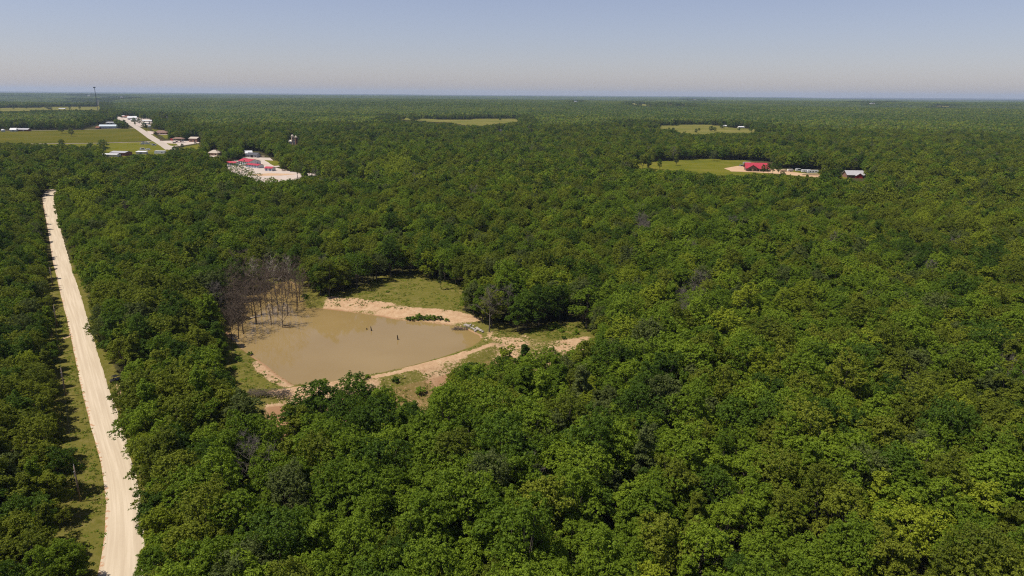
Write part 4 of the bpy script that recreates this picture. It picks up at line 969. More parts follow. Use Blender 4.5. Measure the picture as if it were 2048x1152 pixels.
# manual trees: pixel of the foot, shape, species, height, name, label
MAN = [
 (648, 868, 5, 'dark green', 16.5), (715, 850, 1, 'dark green', 15.0), (763, 858, 2, 'mid green', 12.5), (600, 880, 0, 'dark green', 12.5), (690, 905, 1, 'dark green', 13), (600, 900, 2, 'olive green', 12.0), (640, 930, 0, 'mid green', 13),
 (1050, 765, 4, 'dark green', 11.5), (1012, 752, 2, 'yellow green', 10.5), (1098, 772, 3, 'mid green', 10.5), (960, 800, 0, 'mid green', 11), (920, 800, 2, 'mid green', 9.5),
 (1190, 668, 4, 'yellow green', 10.5), (820, 862, 2, 'mid green', 9.5), (880, 830, 0, 'mid green', 9),
]
mxy = at(np.array([q[0] for q in MAN]), np.array([q[1] for q in MAN]), 0)
keep = np.ones(n, bool)
for q in mxy: keep &= np.hypot(xs_ - q[0], ys_ - q[1]) > 3.6
for (fx, fy, fr) in FOOT: keep &= np.hypot(xs_ - fx, ys_ - fy) > fr
# the road, its verge and the pond are never planted, even where hidden
roadW = world_poly(ROAD_L + ROAD_R[::-1]); keep &= ~inpoly(xs_, ys_, roadW) & (segdist(xs_, ys_, roadW) > 1.8)
keep &= sdf(xs_, ys_, pondW) < -1.5
keep &= ~((segdist(xs_, ys_, damW, False) < 6))
for e_ in (TR,): keep &= segdist(xs_, ys_, world_poly(e_), False) > 9
xs_, ys_ = xs_[keep], ys_[keep]; n = len(xs_)
shp = RNG.choice(9, n, p=[.15, .15, .12, .13, .07, .12, .10, .08, .08])
R0 = np.array([c['Rc'] for c in NEAR]); T0 = np.array([c['z1'] for c in NEAR]); B0 = np.array([c['z0'] for c in NEAR])
hvar = .70 + .58 * fbm(xs_ / 45, ys_ / 45, 3)
scl = hvar * RNG.uniform(.80, 1.26, n)
def blocked(x, y, s, sh):
    bad = np.zeros(len(x), bool); z = ground_z(x, y); Rr = R0[sh] * s * 1.14; T = T0[sh] * s * 1.04; B = B0[sh] * s
    bad |= masked(np.stack([x, y, z], -1)); bad |= masked(np.stack([x, y, z + T * .98], -1))
    tol = RNG.uniform(0, 1, len(x)) * np.where(np.hypot(x, y) > 330, np.where(RNG.random(len(x)) < .15, .30, .04), .24) * T * FPX / np.maximum((np.stack([x, y - 0, z - CAM_H], -1) @ F_), 1) * (RNG.random(len(x)) < .75)
    bad = masked(np.stack([x, y, z], -1)) | masked(np.stack([x, y, z + T * .98], -1), tol)
    for kk in range(8):
        a = kk * math.pi / 4
        for f, hh in ((.88, .35), (.62, .78), (.3, .95)):
            bad |= masked(np.stack([x + Rr * f * math.cos(a), y + Rr * f * math.sin(a), z + B + (T - B) * hh], -1), tol)
    return bad
el = np.array(world_poly([(x, y) for x, y in ROAD_L[3:]])); dl = segdist(xs_, ys_, [tuple(q) for q in el], False)
lx = np.interp(ys_, el[::-1, 1], el[::-1, 0]); nearv = (xs_ < lx) & (dl < 17) & (ys_ < 560)
scl = np.where(nearv, np.minimum(scl, .62 + .02 * dl), scl)
bad = blocked(xs_, ys_, scl, shp)
s2 = scl * .68; bad2 = blocked(xs_, ys_, s2, shp) 
scl = np.where(bad & ~bad2, s2, scl); ok = ~(bad & bad2)
s3 = scl * .40; bad3 = blocked(xs_, ys_, s3, shp); use3 = ~ok & ~bad3; scl = np.where(use3, s3, scl); ok |= use3
xs_, ys_, shp, scl = xs_[ok], ys_[ok], shp[ok], scl[ok]; n = len(xs_)
# trees that hug the right edge of the road and lean over it
er = np.array(world_poly([(np.interp(yy, [q[1] for q in ROAD_R], [q[0] for q in ROAD_R]), yy) for yy in np.geomspace(640, 1290, 60)]))
dcum = np.r_[0, np.cumsum(np.linalg.norm(np.diff(er, axis=0), axis=1))]; tt = np.arange(2, dcum[-1], 4.6); tt = tt + RNG.uniform(-1.2, 1.2, len(tt))
hx, hy = np.interp(tt, dcum, er[:, 0]) + RNG.uniform(2.2, 4.0, len(tt)), np.interp(tt, dcum, er[:, 1])
_, hpy, _ = proj(np.stack([hx, hy, hx * 0], -1)); hk = (hpy < 712) | (hpy > 835); hx, hy = hx[hk], hy[hk]
dmin = np.array([np.min(np.hypot(xs_ - a, ys_ - b_)) for a, b_ in zip(hx, hy)]); hx, hy = hx[dmin > 2.0], hy[dmin > 2.0]
shp = np.r_[shp, RNG.choice([0, 2, 3, 5, 6], len(hx))]; scl = np.r_[scl, RNG.uniform(.62, .95, len(hx))]; xs_ = np.r_[xs_, hx]; ys_ = np.r_[ys_, hy]
n = len(xs_)
# add the manual trees
shp = np.r_[shp, [q[2] for q in MAN]]; scl = np.r_[scl, [q[4] / T0[q[2]] for q in MAN]]
xs_ = np.r_[xs_, mxy[:, 0]]; ys_ = np.r_[ys_, mxy[:, 1]]
n2 = len(xs_)
zs_ = ground_z(xs_, ys_)
tpx, tpy, tdd = proj(np.stack([xs_, ys_, zs_ + T0[shp] * scl * .7], -1))
f1 = fbm(xs_ / 70 + 4, ys_ / 70, 3); f2 = fbm(xs_ / 120 + 31, ys_ / 160 + 7, 3)
W5 = np.stack([.24 + .5 * (f1 > .58), .34 + .5 * (f2 > .5), .26 + .5 * (f2 < .42), .065 + .12 * (f1 < .36), .11 + 0 * f1], -1)
edge = np.clip((np.abs(tpx - 1000) - 350) / 600, 0, 1)
far__ = np.clip((tdd - 350) / 700, 0, 1); W5[:, 2] += edge * .5 + far__ * .5; W5[:, 1] += (1 - edge) * .35 * (1 - far__); W5[:, 0] += .35 * far__; W5[:, 4] += .08 * far__
W5 /= W5.sum(1)[:, None]
u = RNG.random(n2); spc = (u[:, None] > np.cumsum(W5, 1)).sum(1).clip(0, 4)
for (qx, qy, qr, q) in ((790, 335, 26, 3), (738, 347, 14, 3), (1955, 470, 26, 3), (175, 412, 26, 3), (230, 470, 20, 3), (1905, 345, 12, 3), (1850, 440, 18, 3)):
    spc[(np.hypot(tpx - qx, (tpy - qy) * 1.2) < qr)] = q
for j, q in enumerate(MAN): spc[n + j] = SPN.index(q[3])
bare = RNG.random(n2) < .012
for (qx, qy, qr) in ((1285, 445, 22), (2000, 740, 50), (1370, 600, 45), (1850, 745, 30), (1000, 605, 20), (745, 350, 10), (1130, 620, 20), (630, 350, 8), (905, 595, 14)):
    bare |= (np.hypot(tpx - qx, tpy - qy) < qr) & (RNG.random(n2) < .55)
bare[n:] = False
rot = RNG.uniform(0, 6.283, n2)

# ------------------------------------------------------------------ the 300 trees that show largest, each a thing of its own
inview = (tpx > -25) & (tpx < 2073) & (tpy < 1190) & (tpy > 0)
size = np.where(inview, R0[shp] * scl / tdd, 0)
order = np.argsort(-size)[:300]
solo = np.zeros(n2, bool); solo[order] = True
def bare_parts(seed, H, rad, mat, spread, twigs, tw, lean=0., clean=.35, nsub=5):
    V, Fq = bare_np(seed, H, rad, spread, twigs, tw, lean, clean, nsub)
    zf = V[Fq[:, 0]]; k7 = 7 * 7
    a = mesh_np('trunk', V[:8 * 7], Fq[:k7], [mat], smooth=True)
    b_ = mesh_np('branches', V[8 * 7:], Fq[k7:] - 8 * 7, [mat])
    return a, b_
BP = [bare_parts(300 + s, 11.5 + s, .17, M['grey_bark'], .42, 420, .024) for s in range(3)]
def zone(x, y, px, py):
    rl = np.interp(py, [377, 420, 600, 790, 935, 1150], [100, 100, 145, 195, 240, 245])
    if px < rl: return 'left of the gravel road'
    if px < rl + 130: return 'hugging the gravel road\'s right edge'
    if px < 560: return 'between gravel road and dam'
    if px < 900: return 'in front of the dam'
    if px < 1300: return 'below the dam\'s sandy end'
    if px < 1680: return 'right of the pond woods'
    return 'at the far right of the woods'
info = []
for t in order:
    nm = 'leafless tree' if bare[t] else SPN[spc[t]] + (' slender tree' if shp[t] == 4 else ' oak')
    sz = 'tall' if T0[shp[t]] * scl[t] > 13.8 else ('low' if T0[shp[t]] * scl[t] < 10 else 'middling')
    row = 1 + int((1180 - tpy[t]) // 62)
    info.append((row, sz + ' ' + nm, zone(xs_[t], ys_[t], tpx[t], tpy[t]), t))
from collections import defaultdict
buck = defaultdict(list)
for q in info: buck[(q[0], q[1], q[2])].append(q[3])
ORD = ['first', 'second', 'third', 'fourth', 'fifth', 'sixth', 'seventh', 'eighth', 'ninth', 'tenth', 'eleventh', 'twelfth', 'thirteenth']
lab = {}
for (row, kindn, zn), ts in buck.items():
    ts.sort(key=lambda t: tpx[t])
    for j, t in enumerate(ts):
        base = '%s %s, %s row' % (kindn, zn, ORD[min(row - 1, 12)])
        if row == 1: base = '%s %s, nearest row' % (kindn, zn)
        if len(ts) > 1: base = base + (', leftmost' if j == 0 else ', rightmost' if j == len(ts) - 1 else ', %s from left' % ORD[j])
        lab[t] = base
for t in order:
    t = int(t); s = float(scl[t])
    nm = 'bare_tree' if bare[t] else ('slender_tree' if shp[t] == 4 else 'oak_tree')
    e = empty(nm, (xs_[t], ys_[t], zs_[t]), float(rot[t]), lab[t], 'tree', 'trees of the near wood'); e.scale = (s, s, s)
    if bare[t]:
        a, b_ = BP[t % 3]
        for q, me in (('trunk', a), ('branches', b_)): o = link(bpy.data.objects.new(q, me)); o.parent = e
    else:
        cm, tm, c = near_parts[shp[t]]
        o = link(bpy.data.objects.new('crown', cm[SPN[spc[t]]])); o.parent = e
        o = link(bpy.data.objects.new('trunk', tm)); o.parent = e

# ------------------------------------------------------------------ the rest of the forest: one mass
rest = ~solo
ii = np.zeros(n2, int)
dist = np.hypot(xs_, ys_)
for t in np.nonzero(rest)[0]:
    ii[t] = idx_bare[t % 3] if bare[t] else (idx_near if dist[t] < 480 else idx_mid)[(int(shp[t]), int(spc[t]))]
PX = [xs_[rest]]; PY = [ys_[rest]]; PZ = [zs_[rest]]; PI_ = [ii[rest]]; PR = [rot[rest]]; PS = [scl[rest]]
def add_patches(r0, r1, size, idxs, yaws):
    a = np.arange(-r1, r1, size); b_ = np.arange(0, r1, size)
    x, y = np.meshgrid(a + size / 2, b_ + size / 2); x = x.ravel(); y = y.ravel(); r = np.hypot(x, y)
    k = (r > r0) & (r <= r1) & (np.abs(x) < .80 * y + size); x, y = x[k], y[k]
    z = far_h(x, y); bad = np.zeros(len(x), bool)
    g = np.linspace(-.5, .5, 7) * size
    for dx in g:
        for dy in g:
            zz = far_h(x + dx, y + dy)
            for h in (.5, 7, 12, 15.5): bad |= masked(np.stack([x + dx, y + dy, zz + h], -1))
    for (fx, fy, fr) in FOOT: bad |= (np.abs(x - fx) < size / 2 + fr) & (np.abs(y - fy) < size / 2 + fr)
    g_ = ~bad
    PX.append(x[g_]); PY.append(y[g_]); PZ.append(z[g_] - .5); PI_.append(np.array(idxs)[RNG.integers(0, 3, g_.sum()) + 3 * (fbm(x[g_] / 700 + 3, y[g_] / 420, 4) + RNG.normal(0, .03, g_.sum()) > .47)]); PR.append(RNG.choice(yaws, g_.sum())); PS.append(np.ones(g_.sum()))
    # where a patch would cover open land, single trees instead
    bx, by = x[bad], y[bad]
    if len(bx):
        sp2 = 7.2 if size < 100 else 9.5; m_ = int(size / sp2); q = (np.arange(m_) + .5) * size / m_ - size / 2
        qx, qy = np.meshgrid(q, q); tx = (bx[:, None] + qx.ravel()).ravel(); ty = (by[:, None] + qy.ravel()).ravel()
        tx += RNG.uniform(-.4, .4, len(tx)) * sp2; ty += RNG.uniform(-.4, .4, len(ty)) * sp2
        sh = RNG.choice(9, len(tx)); s = RNG.uniform(.85, 1.15, len(tx)) * (1.0 if size < 100 else 1.2)
        if size >= 100: kk = RNG.random(len(tx)) < .8; tx, ty, sh, s = tx[kk], ty[kk], sh[kk], s[kk]
        o = ~blocked(tx, ty, s, sh)
        for (fx, fy, fr) in FOOT: o &= np.hypot(tx - fx, ty - fy) > fr + 3
        o &= segdist(tx, ty, world_poly(TR), False) > 9
        tx, ty, sh, s = tx[o], ty[o], sh[o], s[o]
        sc_ = RNG.choice(5, len(tx), p=[.42, .12, .34, .02, .10])
        PX.append(tx); PY.append(ty); PZ.append(far_h(tx, ty)); PI_.append(np.array([idx_mid[(int(a_), int(b2))] for a_, b2 in zip(sh, sc_)], int)); PR.append(RNG.uniform(0, 6.28, len(tx))); PS.append(s)
QY = [0, math.pi / 2, math.pi, -math.pi / 2]
# rings are kept square so that patches meet without gaps: individual trees to 1520 m, 60 m patches to 4500 m, 200 m patches beyond
add_patches(1490, 6600, 60, idx_p60, QY)
add_patches(6480, 17000, 200, idx_p200, QY)
PX, PY, PZ, PI_, PR, PS = [np.concatenate(q) for q in (PX, PY, PZ, PI_, PR, PS)]
print('forest instances', len(PX), 'of them single near', int(rest.sum()))
pm = bpy.data.meshes.new('forest_mass'); pm.vertices.add(len(PX)); pm.vertices.foreach_set('co', np.stack([PX, PY, PZ], -1).astype(np.float32).ravel())
a = pm.attributes.new('idx', 'INT', 'POINT'); a.data.foreach_set('value', PI_.astype(np.int32))
a = pm.attributes.new('rot', 'FLOAT_VECTOR', 'POINT'); e_ = 12.0; sx_ = (far_h(PX + e_, PY) - far_h(PX - e_, PY)) / (2 * e_); sy_ = (far_h(PX, PY + e_) - far_h(PX, PY - e_)) / (2 * e_)
ispatch = PI_ >= min(idx_p60); lx_ = sx_ * np.cos(PR) + sy_ * np.sin(PR); ly_ = -sx_ * np.sin(PR) + sy_ * np.cos(PR)
a.data.foreach_set('vector', np.stack([np.arctan(ly_) * ispatch, -np.arctan(lx_) * ispatch, PR], -1).astype(np.float32).ravel())
a = pm.attributes.new('scl', 'FLOAT', 'POINT'); a.data.foreach_set('value', PS.astype(np.float32))
forest = tag(link(bpy.data.objects.new('forest', pm)), kind='stuff')
ng = bpy.data.node_groups.new('scatter', 'GeometryNodeTree')
ng.interface.new_socket('Geometry', in_out='INPUT', socket_type='NodeSocketGeometry'); ng.interface.new_socket('Geometry', in_out='OUTPUT', socket_type='NodeSocketGeometry')
N = ng.nodes; gi = N.new('NodeGroupInput'); go = N.new('NodeGroupOutput')
iop = N.new('GeometryNodeInstanceOnPoints'); ci = N.new('GeometryNodeCollectionInfo'); ci.inputs['Collection'].default_value = PROTO; ci.inputs['Separate Children'].default_value = True
def nattr(nm, t): q = N.new('GeometryNodeInputNamedAttribute'); q.data_type = t; q.inputs['Name'].default_value = nm; return q.outputs['Attribute']
ng.links.new(gi.outputs[0], iop.inputs['Points']); ng.links.new(ci.outputs[0], iop.inputs['Instance']); iop.inputs['Pick Instance'].default_value = True
ng.links.new(nattr('idx', 'INT'), iop.inputs['Instance Index']); ng.links.new(nattr('rot', 'FLOAT_VECTOR'), iop.inputs['Rotation']); ng.links.new(nattr('scl', 'FLOAT'), iop.inputs['Scale'])
ng.links.new(iop.outputs[0], go.inputs[0])
md = forest.modifiers.new('scatter', 'NODES'); md.node_group = ng

# ------------------------------------------------------------------ trees that stand alone
def lone(px, py, shape, sp_, h, label, name='field_tree', wide=1.0, group=None, par=None):
    p = A(px, py); s = h / T0[shape]; cm, tm, c = near_parts[shape]
    e = empty(name, (p[0], p[1], float(ground_z(p[0], p[1]))), random.uniform(0, 6), label, 'tree', group); e.scale = (s * wide, s * wide, s)
    o = link(bpy.data.objects.new('crown', cm[sp_])); o.parent = e
    o = link(bpy.data.objects.new('trunk', tm)); o.parent = e; return e
G = 'trees standing alone on open land'
lone(143.5, 272.5, 1, 'olive green', 14, 'round lone oak in the hay field, nearer of the two', wide=1.1, group=G)
lone(124.5, 267, 0, 'dark green', 15, 'lone oak at the rear of the hay field, farther of the two', group=G)
lone(248.5, 256.5, 3, 'dark green', 17, 'large round dark tree between the blue barn and the town road', wide=1.15, group=G)
lone(288.5, 258.5, 5, 'dark green', 15, 'dark tree across the town road from the large round tree', group=G)
lone(293, 259.5, 4, 'dark green', 13, 'narrow dark tree next to the dark tree beyond the town road', group=G)
lone(269, 247.5, 1, 'dark green', 14, 'wide dark tree in the middle of the town yard', wide=1.3, group=G)
lone(279, 248.0, 3, 'dark green', 13, 'second dark tree in the town yard, right of the wide one', wide=1.2, group=G)
lone(270.5, 250.5, 2, 'olive green', 8, 'small sparse tree on the town yard verge', group=G)
lone(208, 306, 1, 'dark green', 16, 'big dark tree at the near edge of the meadow left of the brown barn', wide=1.2, group=G)
lone(183, 303, 0, 'dark green', 12, 'dark tree left of the big tree at the meadow edge', wide=1.1, group=G)
lone(124, 292, 1, 'dark green', 9, 'low bushy tree on the farm lane by the hay field', wide=1.3, group=G)
lone(347, 276, 3, 'dark green', 13, 'dark tree at the woods edge behind the forecourt lawn', wide=1.2, group=G)
lone(53, 218, 3, 'dark green', 20, 'round dark tree in the far left pasture strip', wide=1.3, group=G)
lone(93, 218.5, 1, 'olive green', 20, 'left of the paired trees in the far pasture strip', wide=1.1, group=G)
lone(100, 221, 3, 'grey green', 22, 'brownish tree, right of the pair in the far pasture strip', wide=1.1, group=G)
lone(1297, 341, 4, 'dark green', 17, 'tall narrow dark tree at the left end of the lodge clearing', wide=.75, group=G)
lone(1319, 339.5, 5, 'dark green', 12, 'leaning dark tree second from the left end of the lodge clearing', wide=.7, group=G)
lone(1352, 331.5, 2, 'olive green', 13, 'thin open tree standing in the lodge clearing', wide=.7, group=G)
lone(1428, 322, 3, 'grey green', 12, 'spreading greyish tree at the rear edge of the lodge clearing', wide=1.1, group=G)
lone(1422, 263.5, 3, 'dark green', 12, 'left of the twin round trees below the long pasture', wide=1.2, group=G)
lone(1429, 263.8, 1, 'dark green', 10, 'right of the twin round trees below the long pasture', wide=1.2, group=G)
lone(1444, 258, 3, 'dark green', 13, 'round dark tree beside the small white shed at the long pasture', wide=1.2, group=G)
for px, py, h, sh_, l_ in ((1392, 266.5, 9, 3, 'small round tree at the near edge of the long pasture, left of the twin trees'), (1398, 263, 8, 2, 'small tree out on the long pasture, above the near edge'), (1338, 264, 9, 1, 'left tree of the clump at the near left edge of the long pasture'), (1346, 265, 10, 3, 'right tree of the clump at the near left edge of the long pasture'),
                       (1478, 262.5, 9, 1, 'low tree below the bright white shed on the long pasture'), (1500, 263, 9, 3, 'tree at the right narrow end of the long pasture'), (1000, 241.5, 11, 3, 'single dark tree on the middle pasture'), (840, 241, 12, 1, 'dark tree on the thin left arm of the middle pasture'),
                       (28, 219, 13, 1, 'leftmost small tree in the far left pasture strip'), (140, 219, 15, 3, 'tree beside the white-roofed barn in the far pasture strip'), (160, 219, 14, 1, 'tree right of the white-roofed barn toward the mast'), (243, 236.5, 10, 2, 'small tree in front of the red-roofed town store'), (312, 271, 7, 3, 'small tree on the lawn left of the brown hip-roofed house'),
                       (365, 296, 6, 3, 'small bush-like tree on the triangular forecourt lawn')):
    lone(px, py, sh_, 'dark green', h, l_, wide=1.1, group=G)
for px, py, h, l_ in ((1526, 348, 10, 'small dark tree in front of the red-roofed lodge'), (1545, 348.5, 12, 'dark tree right of the red-roofed lodge front corner'), (1556, 349, 13, 'tallest dark tree beside the red-roofed lodge'),
                  (1536, 347, 11, 'leafy tree whose boughs cover the lodge roof end')):
    lone(px, py, 5, 'dark green', h, l_, wide=.8, group=G)
lone(882, 585, 4, 'grey green', 11, 'slim open tree standing on the grass above the pond', wide=.55, group=G)
# tall open tree in front of the storage lot
p = A(483, 375); V, Fq, cl, C, RR = crown_np(77, 9.0, 8.0, 20.5, 15, 520, 15, .40, sparse=.30, puff=.8)
TV, TF = trunk_np(77, C, 8.5, .34, 7)
e = empty('open_oak', (p[0], p[1], 0), 0, 'tall open-branched oak standing before the red-roofed storage sheds', 'tree')
link(bpy.data.objects.new('crown', mesh_np('crown', V, Fq, [SPECIES['dark green']], attrs={'clump': ('FACE', cl)}))).parent = e
link(bpy.data.objects.new('trunk', mesh_np('trunk', TV, TF, [M['bleached']], smooth=True))).parent = e
for (px, py, h, l_) in ((455, 375, 16, 'thin-crowned oak left of the tall open-branched oak at the storage lot'), (508, 384, 16, 'thin-crowned oak right of the tall open-branched oak at the storage lot')):
    p = A(px, py); e = empty('open_oak', (p[0], p[1], 0), 1.0 + px, l_, 'tree'); e.scale = (h / 20,) * 3
    V, Fq, cl, C, RR = crown_np(78 + px, 7.6, 8.0, 20, 13, 400, 11, .45, sparse=.15, puff=.8); TV, TF = trunk_np(px, C, 8.5, .3, 6)
    link(bpy.data.objects.new('crown', mesh_np('crown', V, Fq, [SPECIES['olive green']], attrs={'clump': ('FACE', cl)}))).parent = e
    link(bpy.data.objects.new('trunk', mesh_np('trunk', TV, TF, [M['bark']], smooth=True))).parent = e

# ------------------------------------------------------------------ flooded dead trees
DV = [bare_parts(900 + s, H, .14, M['dead_bark'], sp__, 360, .020, ln, .20, 4) for s, (H, sp__, ln) in enumerate(((18, .34, .03), (16, .38, .06), (19.5, .30, .0), (14, .40, .13), (17, .36, .09)))]
DVB = [bare_parts(950 + s, 15 + s, .16, M['bleached'], .30, 160, .022, .06, .45) for s in range(2)]
DEAD = [(511.4, 647), (514, 647.5), (542, 650.5), (563.6, 655), (576, 632), (596, 614), (593.6, 621), (600.5, 605), (605, 602), (504.6, 631), (545.5, 628), (580, 586), (574, 585), (477, 661), (487, 663), (466, 659),
        (477, 677), (487.5, 668), (466, 683), (520, 612), (530, 601), (553, 606), (498, 604), (484, 626), (470, 634), (560, 590), (540, 584), (476, 606), (492, 646), (524, 630), (567, 610), (532, 618), (556, 622), (508, 590), (459, 650), (463, 620), (586, 596)]
WHERE = {0: 'left one of the close pair at the water front', 1: 'right one of the close pair at the water front', 2: 'leaning, in front between the pair and the outermost', 3: 'outermost toward the open pond', 4: 'thin and upright behind the outermost', 5: 'thick, beside the cut bank',
         6: 'short-based, left of the thick one by the cut bank', 7: 'behind the thick one by the cut bank', 8: 'rightmost, at the end of the cut bank', 16: 'nearest the grassy shore', 18: 'at the grassy shore under the live trees'}
dord = sorted(range(len(DEAD)), key=lambda j: -DEAD[j][1])
for rk, j in enumerate(dord):
    px, py = DEAD[j]; p = A(px, py, WATER_Z); bl = j in (12, 21, 33)
    if j in WHERE: l_ = 'dead flooded tree, ' + WHERE[j]
    else:
        side_ = 'left' if px < 500 else ('middle' if px < 550 else 'right')
        same = [q for q in dord if q not in WHERE and ('left' if DEAD[q][0] < 500 else ('middle' if DEAD[q][0] < 550 else 'right')) == side_]
        l_ = '%sdead tree in the %s of the flooded stand, %s nearest of those there' % ('bleached ' if bl else 'brown ', side_, ORD[same.index(j)])
    s = random.uniform(.85, 1.1); e = empty('dead_tree', (p[0], p[1], WATER_Z - .4), random.uniform(0, 6), l_, 'dead tree', 'dead trees standing in the pond'); e.scale = (s, s, s)
    for q, me in zip(('trunk', 'branches'), (DVB if bl else DV)[j % (2 if bl else 5)]): o = link(bpy.data.objects.new(q, me)); o.parent = e
# logs in the water
for (x0, y0, x1, y1, l_) in ((498, 637, 522, 633.5, 'pale fallen log floating behind the close pair of dead trees'), (566, 652, 578, 651, 'dark fallen log beside the outermost dead tree'), (566, 655.5, 592, 654, 'longer sunken log right of the outermost dead tree'), (600, 604, 616, 602, 'fallen trunk on the shore at the end of the cut bank')):
    a, b_ = A(x0, y0, WATER_Z), A(x1, y1, WATER_Z)
    o = MB().tube([(a[0], a[1], WATER_Z + .05), tuple((a[:2] + b_[:2]) / 2) + (WATER_Z + .2,), (b_[0], b_[1], WATER_Z + .08)], [.2, .17, .08], 7).build('fallen_log', M['bleached' if 'pale' in l_ else 'dead_bark'], smooth=True)
    tag(o, l_, 'log', 'fallen logs at the pond')
for (px, py, h, l_) in ((742.5, 661.5, 1.5, 'short dark stump standing in the open pond, left of two'), (795.5, 679.5, 1.6, 'dark stump standing in the middle of the open pond'), (733.5, 659, .5, 'tip of a sunken stump left of the short stump')):
    p = A(px, py, WATER_Z); o = MB().tube([(p[0], p[1], -1.4), (p[0] + .05, p[1], -.3), (p[0] - .12, p[1], WATER_Z + h)], [.24, .2, .12], 8).build('stump', M['stump']); tag(o, l_, 'stump', 'stumps in the pond')

# ------------------------------------------------------------------ shrubs on the banks
SV = []
for s in range(3):
    V, Fq, cl, C, RR = crown_np(700 + s, 1.3, .05, 1.7, 6, 90, 12, .26, puff=.30)
    SV.append((V, Fq, cl))
SM = {(s, q): mesh_np('shrub', SV[s][0], SV[s][1], [SPECIES[q]], attrs={'clump': ('FACE', SV[s][2])}) for s in range(3) for q in ('dark green', 'mid green', 'yellow green')}
SH = [(818, 637, .9, 'on the cut bank, left end of the green line'), (828, 638, 1, 'on the cut bank, second from the left end of the green line'), (838, 636, 1.1, 'on the cut bank, tall one in the green line'), (848, 638, .9, 'on the cut bank, middle of the green line'),
      (858, 637, 1.1, 'on the cut bank, fourth toward the right of the green line'), (868, 638, 1, 'on the cut bank, next to last of the green line'), (880, 638, .9, 'on the cut bank, right end of the green line'), (893, 641, .7, 'small, alone right of the green line on the bank'),
      (1102, 661, .9, 'on the grass by the sandy patch, left of the pair'), (1112, 657, 1.0, 'on the grass by the sandy patch, right of the pair'), (1124, 664, .8, 'small, right of the pair near the sandy patch'), (1152, 668, 1, 'beside the slender yellow-green tree'),
      (1128, 678, .7, 'at the foot of the sandy patch'), (648, 768, .8, 'on the dam crest left, above the foreground trees'), (735, 764, .7, 'on the outer slope of the dam, left'), (790, 765, .9, 'on the outer slope of the dam, middle'), (842, 772, 1.1, 'on the outer slope of the dam, right'),
      (500, 706, .7, 'on the grassy shore, upper'), (478, 722, .9, 'on the grassy shore, middle'), (466, 741, .8, 'on the grassy shore, lower'), (930, 735, 1.2, 'on the dam slope where the green side begins'), (905, 748, 1.3, 'low on the dam slope amid grass'),
      (655, 600, .6, 'at the foot of the woods above the cut bank'), (776, 592, .6, 'small, alone in the upper meadow'), (612, 594, 1.2, 'at the meadow corner beside the dead trees')]
for j, (px, py, s, l_) in enumerate(SH):
    p = A(px, py, 0); q = ('dark green', 'mid green', 'mid green')[j % 3]
    me = SM[(j % 3, q)]; o = link(bpy.data.objects.new('shrub', me)); o.location = (p[0], p[1], float(ground_z(p[0], p[1])) - .05); o.scale = (s, s, s * .8); o.rotation_euler.z = j
    tag(o, 'leafy shrub ' + l_, 'shrub', 'shrubs around the pond')

# ------------------------------------------------------------------ boulders, brush pile, fallen branches
import bmesh
def rock_mesh(seed):
    bm = bmesh.new(); bmesh.ops.create_icosphere(bm, subdivisions=2, radius=.5); r = random.Random(seed)
    pl = [(Vector((r.uniform(-1, 1), r.uniform(-1, 1), r.uniform(-1, 1))).normalized(), r.uniform(.26, .42)) for _ in range(7)]
    for v in bm.verts:
        for nrm, d in pl:
            k_ = v.co.dot(nrm) - d
            if k_ > 0: v.co -= nrm * k_
    me = bpy.data.meshes.new('boulder'); bm.to_mesh(me); bm.free(); me.materials.append(M['rock']); return me
RM = [rock_mesh(s) for s in range(4)]
BO = [(934, 650), (939, 652), (944, 655), (948, 657), (953, 655), (957, 658), (951, 660), (962, 661), (941, 649.5), (946, 651.5), (966, 663), (929, 649)]
bo = sorted(range(len(BO)), key=lambda j: BO[j][0])
for rk, j in enumerate(bo):
    px, py = BO[j]; p = A(px, py, 0); s = random.uniform(.9, 1.7)
    o = link(bpy.data.objects.new('boulder', RM[j % 4])); o.location = (p[0], p[1], float(ground_z(p[0], p[1])) + .12 * s); o.scale = (s * 1.2, s, s * .7); o.rotation_euler = (random.uniform(-.3, .3), 0, random.uniform(0, 6))
    tag(o, 'pale boulder at the pond corner, %s' % ('leftmost of the heap' if rk == 0 else 'rightmost of the heap' if rk == 11 else ORD[rk] + ' from the left'), 'boulder', 'boulders heaped at the pond corner')
def brush(px, py, L, Wd, H, n_, label, seed):
    p = A(px, py, 0); r = np.random.default_rng(seed); b = MB()
    z = float(ground_z(p[0], p[1]))
    for _ in range(n_):
        c = np.array([r.uniform(-L, L), r.uniform(-Wd, Wd), r.uniform(0, H) * .8 + .1]); a = r.uniform(0, 6.28) ; l = r.uniform(.8, 2.4)
        d = np.array([math.cos(a), math.sin(a), r.uniform(-.3, .35)]) * l / 2
        b.tube([c - d, c + r.normal(size=3) * .1, c + d], [.05, .035, .012], 4, False)
    o = b.build('brush_pile', M['twig_pile']); o.location = (p[0], p[1], z); tag(o, label, 'brush pile')
brush(538, 796, 5.5, 1.6, 1.2, 330, 'long heap of grey brushwood at the left foot of the dam', 1)
brush(920, 655, 2.5, 1.2, .9, 120, 'small tangle of brushwood under the trees by the boulders', 2)

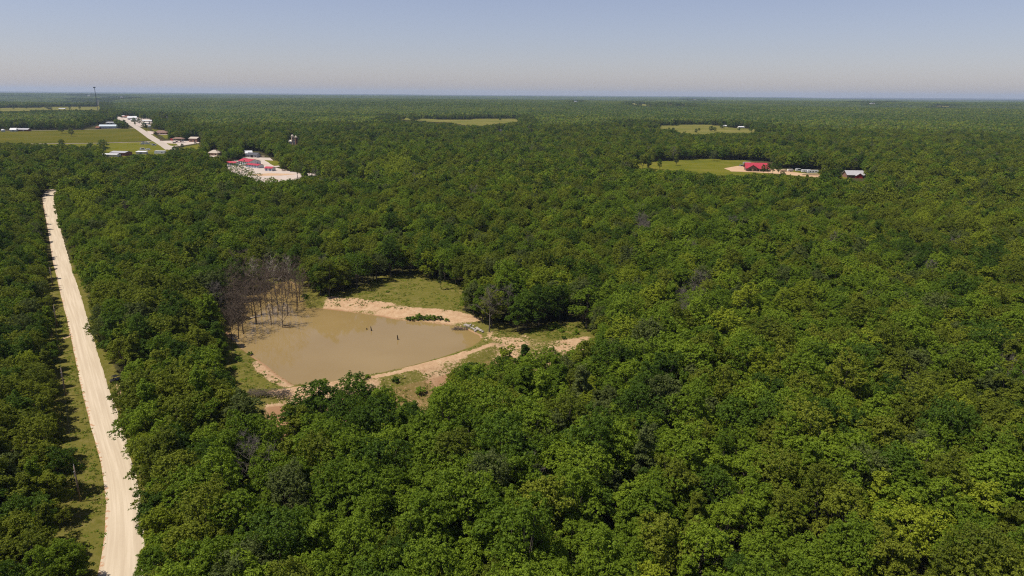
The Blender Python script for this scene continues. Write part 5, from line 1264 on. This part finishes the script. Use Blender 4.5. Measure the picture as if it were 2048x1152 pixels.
# grass tufts and weeds on the banks and verges
r = np.random.default_rng(41); TP = []
def scatter(pts, n_, world=False):
    P = pts if world else world_poly(pts); a = np.array(P); lo, hi = a.min(0), a.max(0); k_ = 0; out = []
    while len(out) < n_ and k_ < 60:
        q = r.uniform(lo, hi, (n_, 2)); q = q[inpoly(q[:, 0], q[:, 1], P)]; out += [tuple(v) for v in q]; k_ += 1
    return out[:n_]
TP += scatter(grassW, 900, True) + scatter(gnW, 2600, True) + scatter(grassE, 700, True)
TP += [q for q in scatter(soilE, 2600, True) if segdist(np.array([q[0]]), np.array([q[1]]), damW, False)[0] > 2.6]
TP += scatter([(124, 600), (139, 660), (151, 720), (166, 790), (186, 870), (204, 935), (212, 990), (213, 1040), (206, 1095), (196, 1150), (150, 1150), (120, 1000), (120, 850), (112, 700), (100, 600)], 1500)
TP = np.array(TP); TP = TP[-sdf(TP[:, 0], TP[:, 1], pondW) > .6]; keep = fbm(TP[:, 0] * .3, TP[:, 1] * .3, 3) > .40; TP = TP[keep]; k = len(TP)
nb = 9; c = np.stack([TP[:, 0], TP[:, 1], ground_z(TP[:, 0], TP[:, 1])], -1)
sz = r.uniform(.12, .42, k) ** 1.0
off = r.normal(size=(k, nb, 3)) * sz[:, None, None] * np.array([.6, .6, .25]); off[..., 2] = np.abs(off[..., 2]) + .03
P = (c[:, None] + off).reshape(-1, 3); q = r.normal(size=P.shape); nm = r.normal(size=P.shape) * .6 + np.array([0, 0, .8]); nm /= np.linalg.norm(nm, axis=1)[:, None]
u_ = np.cross(nm, q); u_ /= np.linalg.norm(u_, axis=1)[:, None]; v_ = np.cross(nm, u_); s = np.repeat(sz, nb)[:, None] * r.uniform(.4, .8, (len(P), 1))
V = np.stack([P - u_ * s, P - v_ * s * .4, P + u_ * s, P + v_ * s * .4], 1).reshape(-1, 3)
mi = np.repeat(r.choice(3, k, p=[.45, .40, .15]), nb)
me = mesh_np('weeds', V, np.arange(len(V)).reshape(-1, 4), [SPECIES['olive green'], SPECIES['mid green'], SPECIES['yellow green']], mi=mi, attrs={'clump': ('FACE', np.repeat(r.random(k), nb))})
tag(link(bpy.data.objects.new('grass_tufts', me)), kind='stuff')

# ------------------------------------------------------------------ haze
HB = MB().box(-44000, 44000, -2900, 28000, -75, 190).build('haze', M['white'])
HB.data.materials.clear()
hm_ = bpy.data.materials.new('haze_air'); hm_.use_nodes = True; n_ = hm_.node_tree; n_.nodes.clear()
o_ = n_.nodes.new('ShaderNodeOutputMaterial'); pv = n_.nodes.new('ShaderNodeVolumePrincipled')
pv.inputs['Color'].default_value = (.60, .76, 1, 1); pv.inputs['Density'].default_value = 3.8e-5; pv.inputs['Anisotropy'].default_value = .1
n_.links.new(pv.outputs[0], o_.inputs['Volume']); HB.data.materials.append(hm_)
tag(HB, kind='stuff')
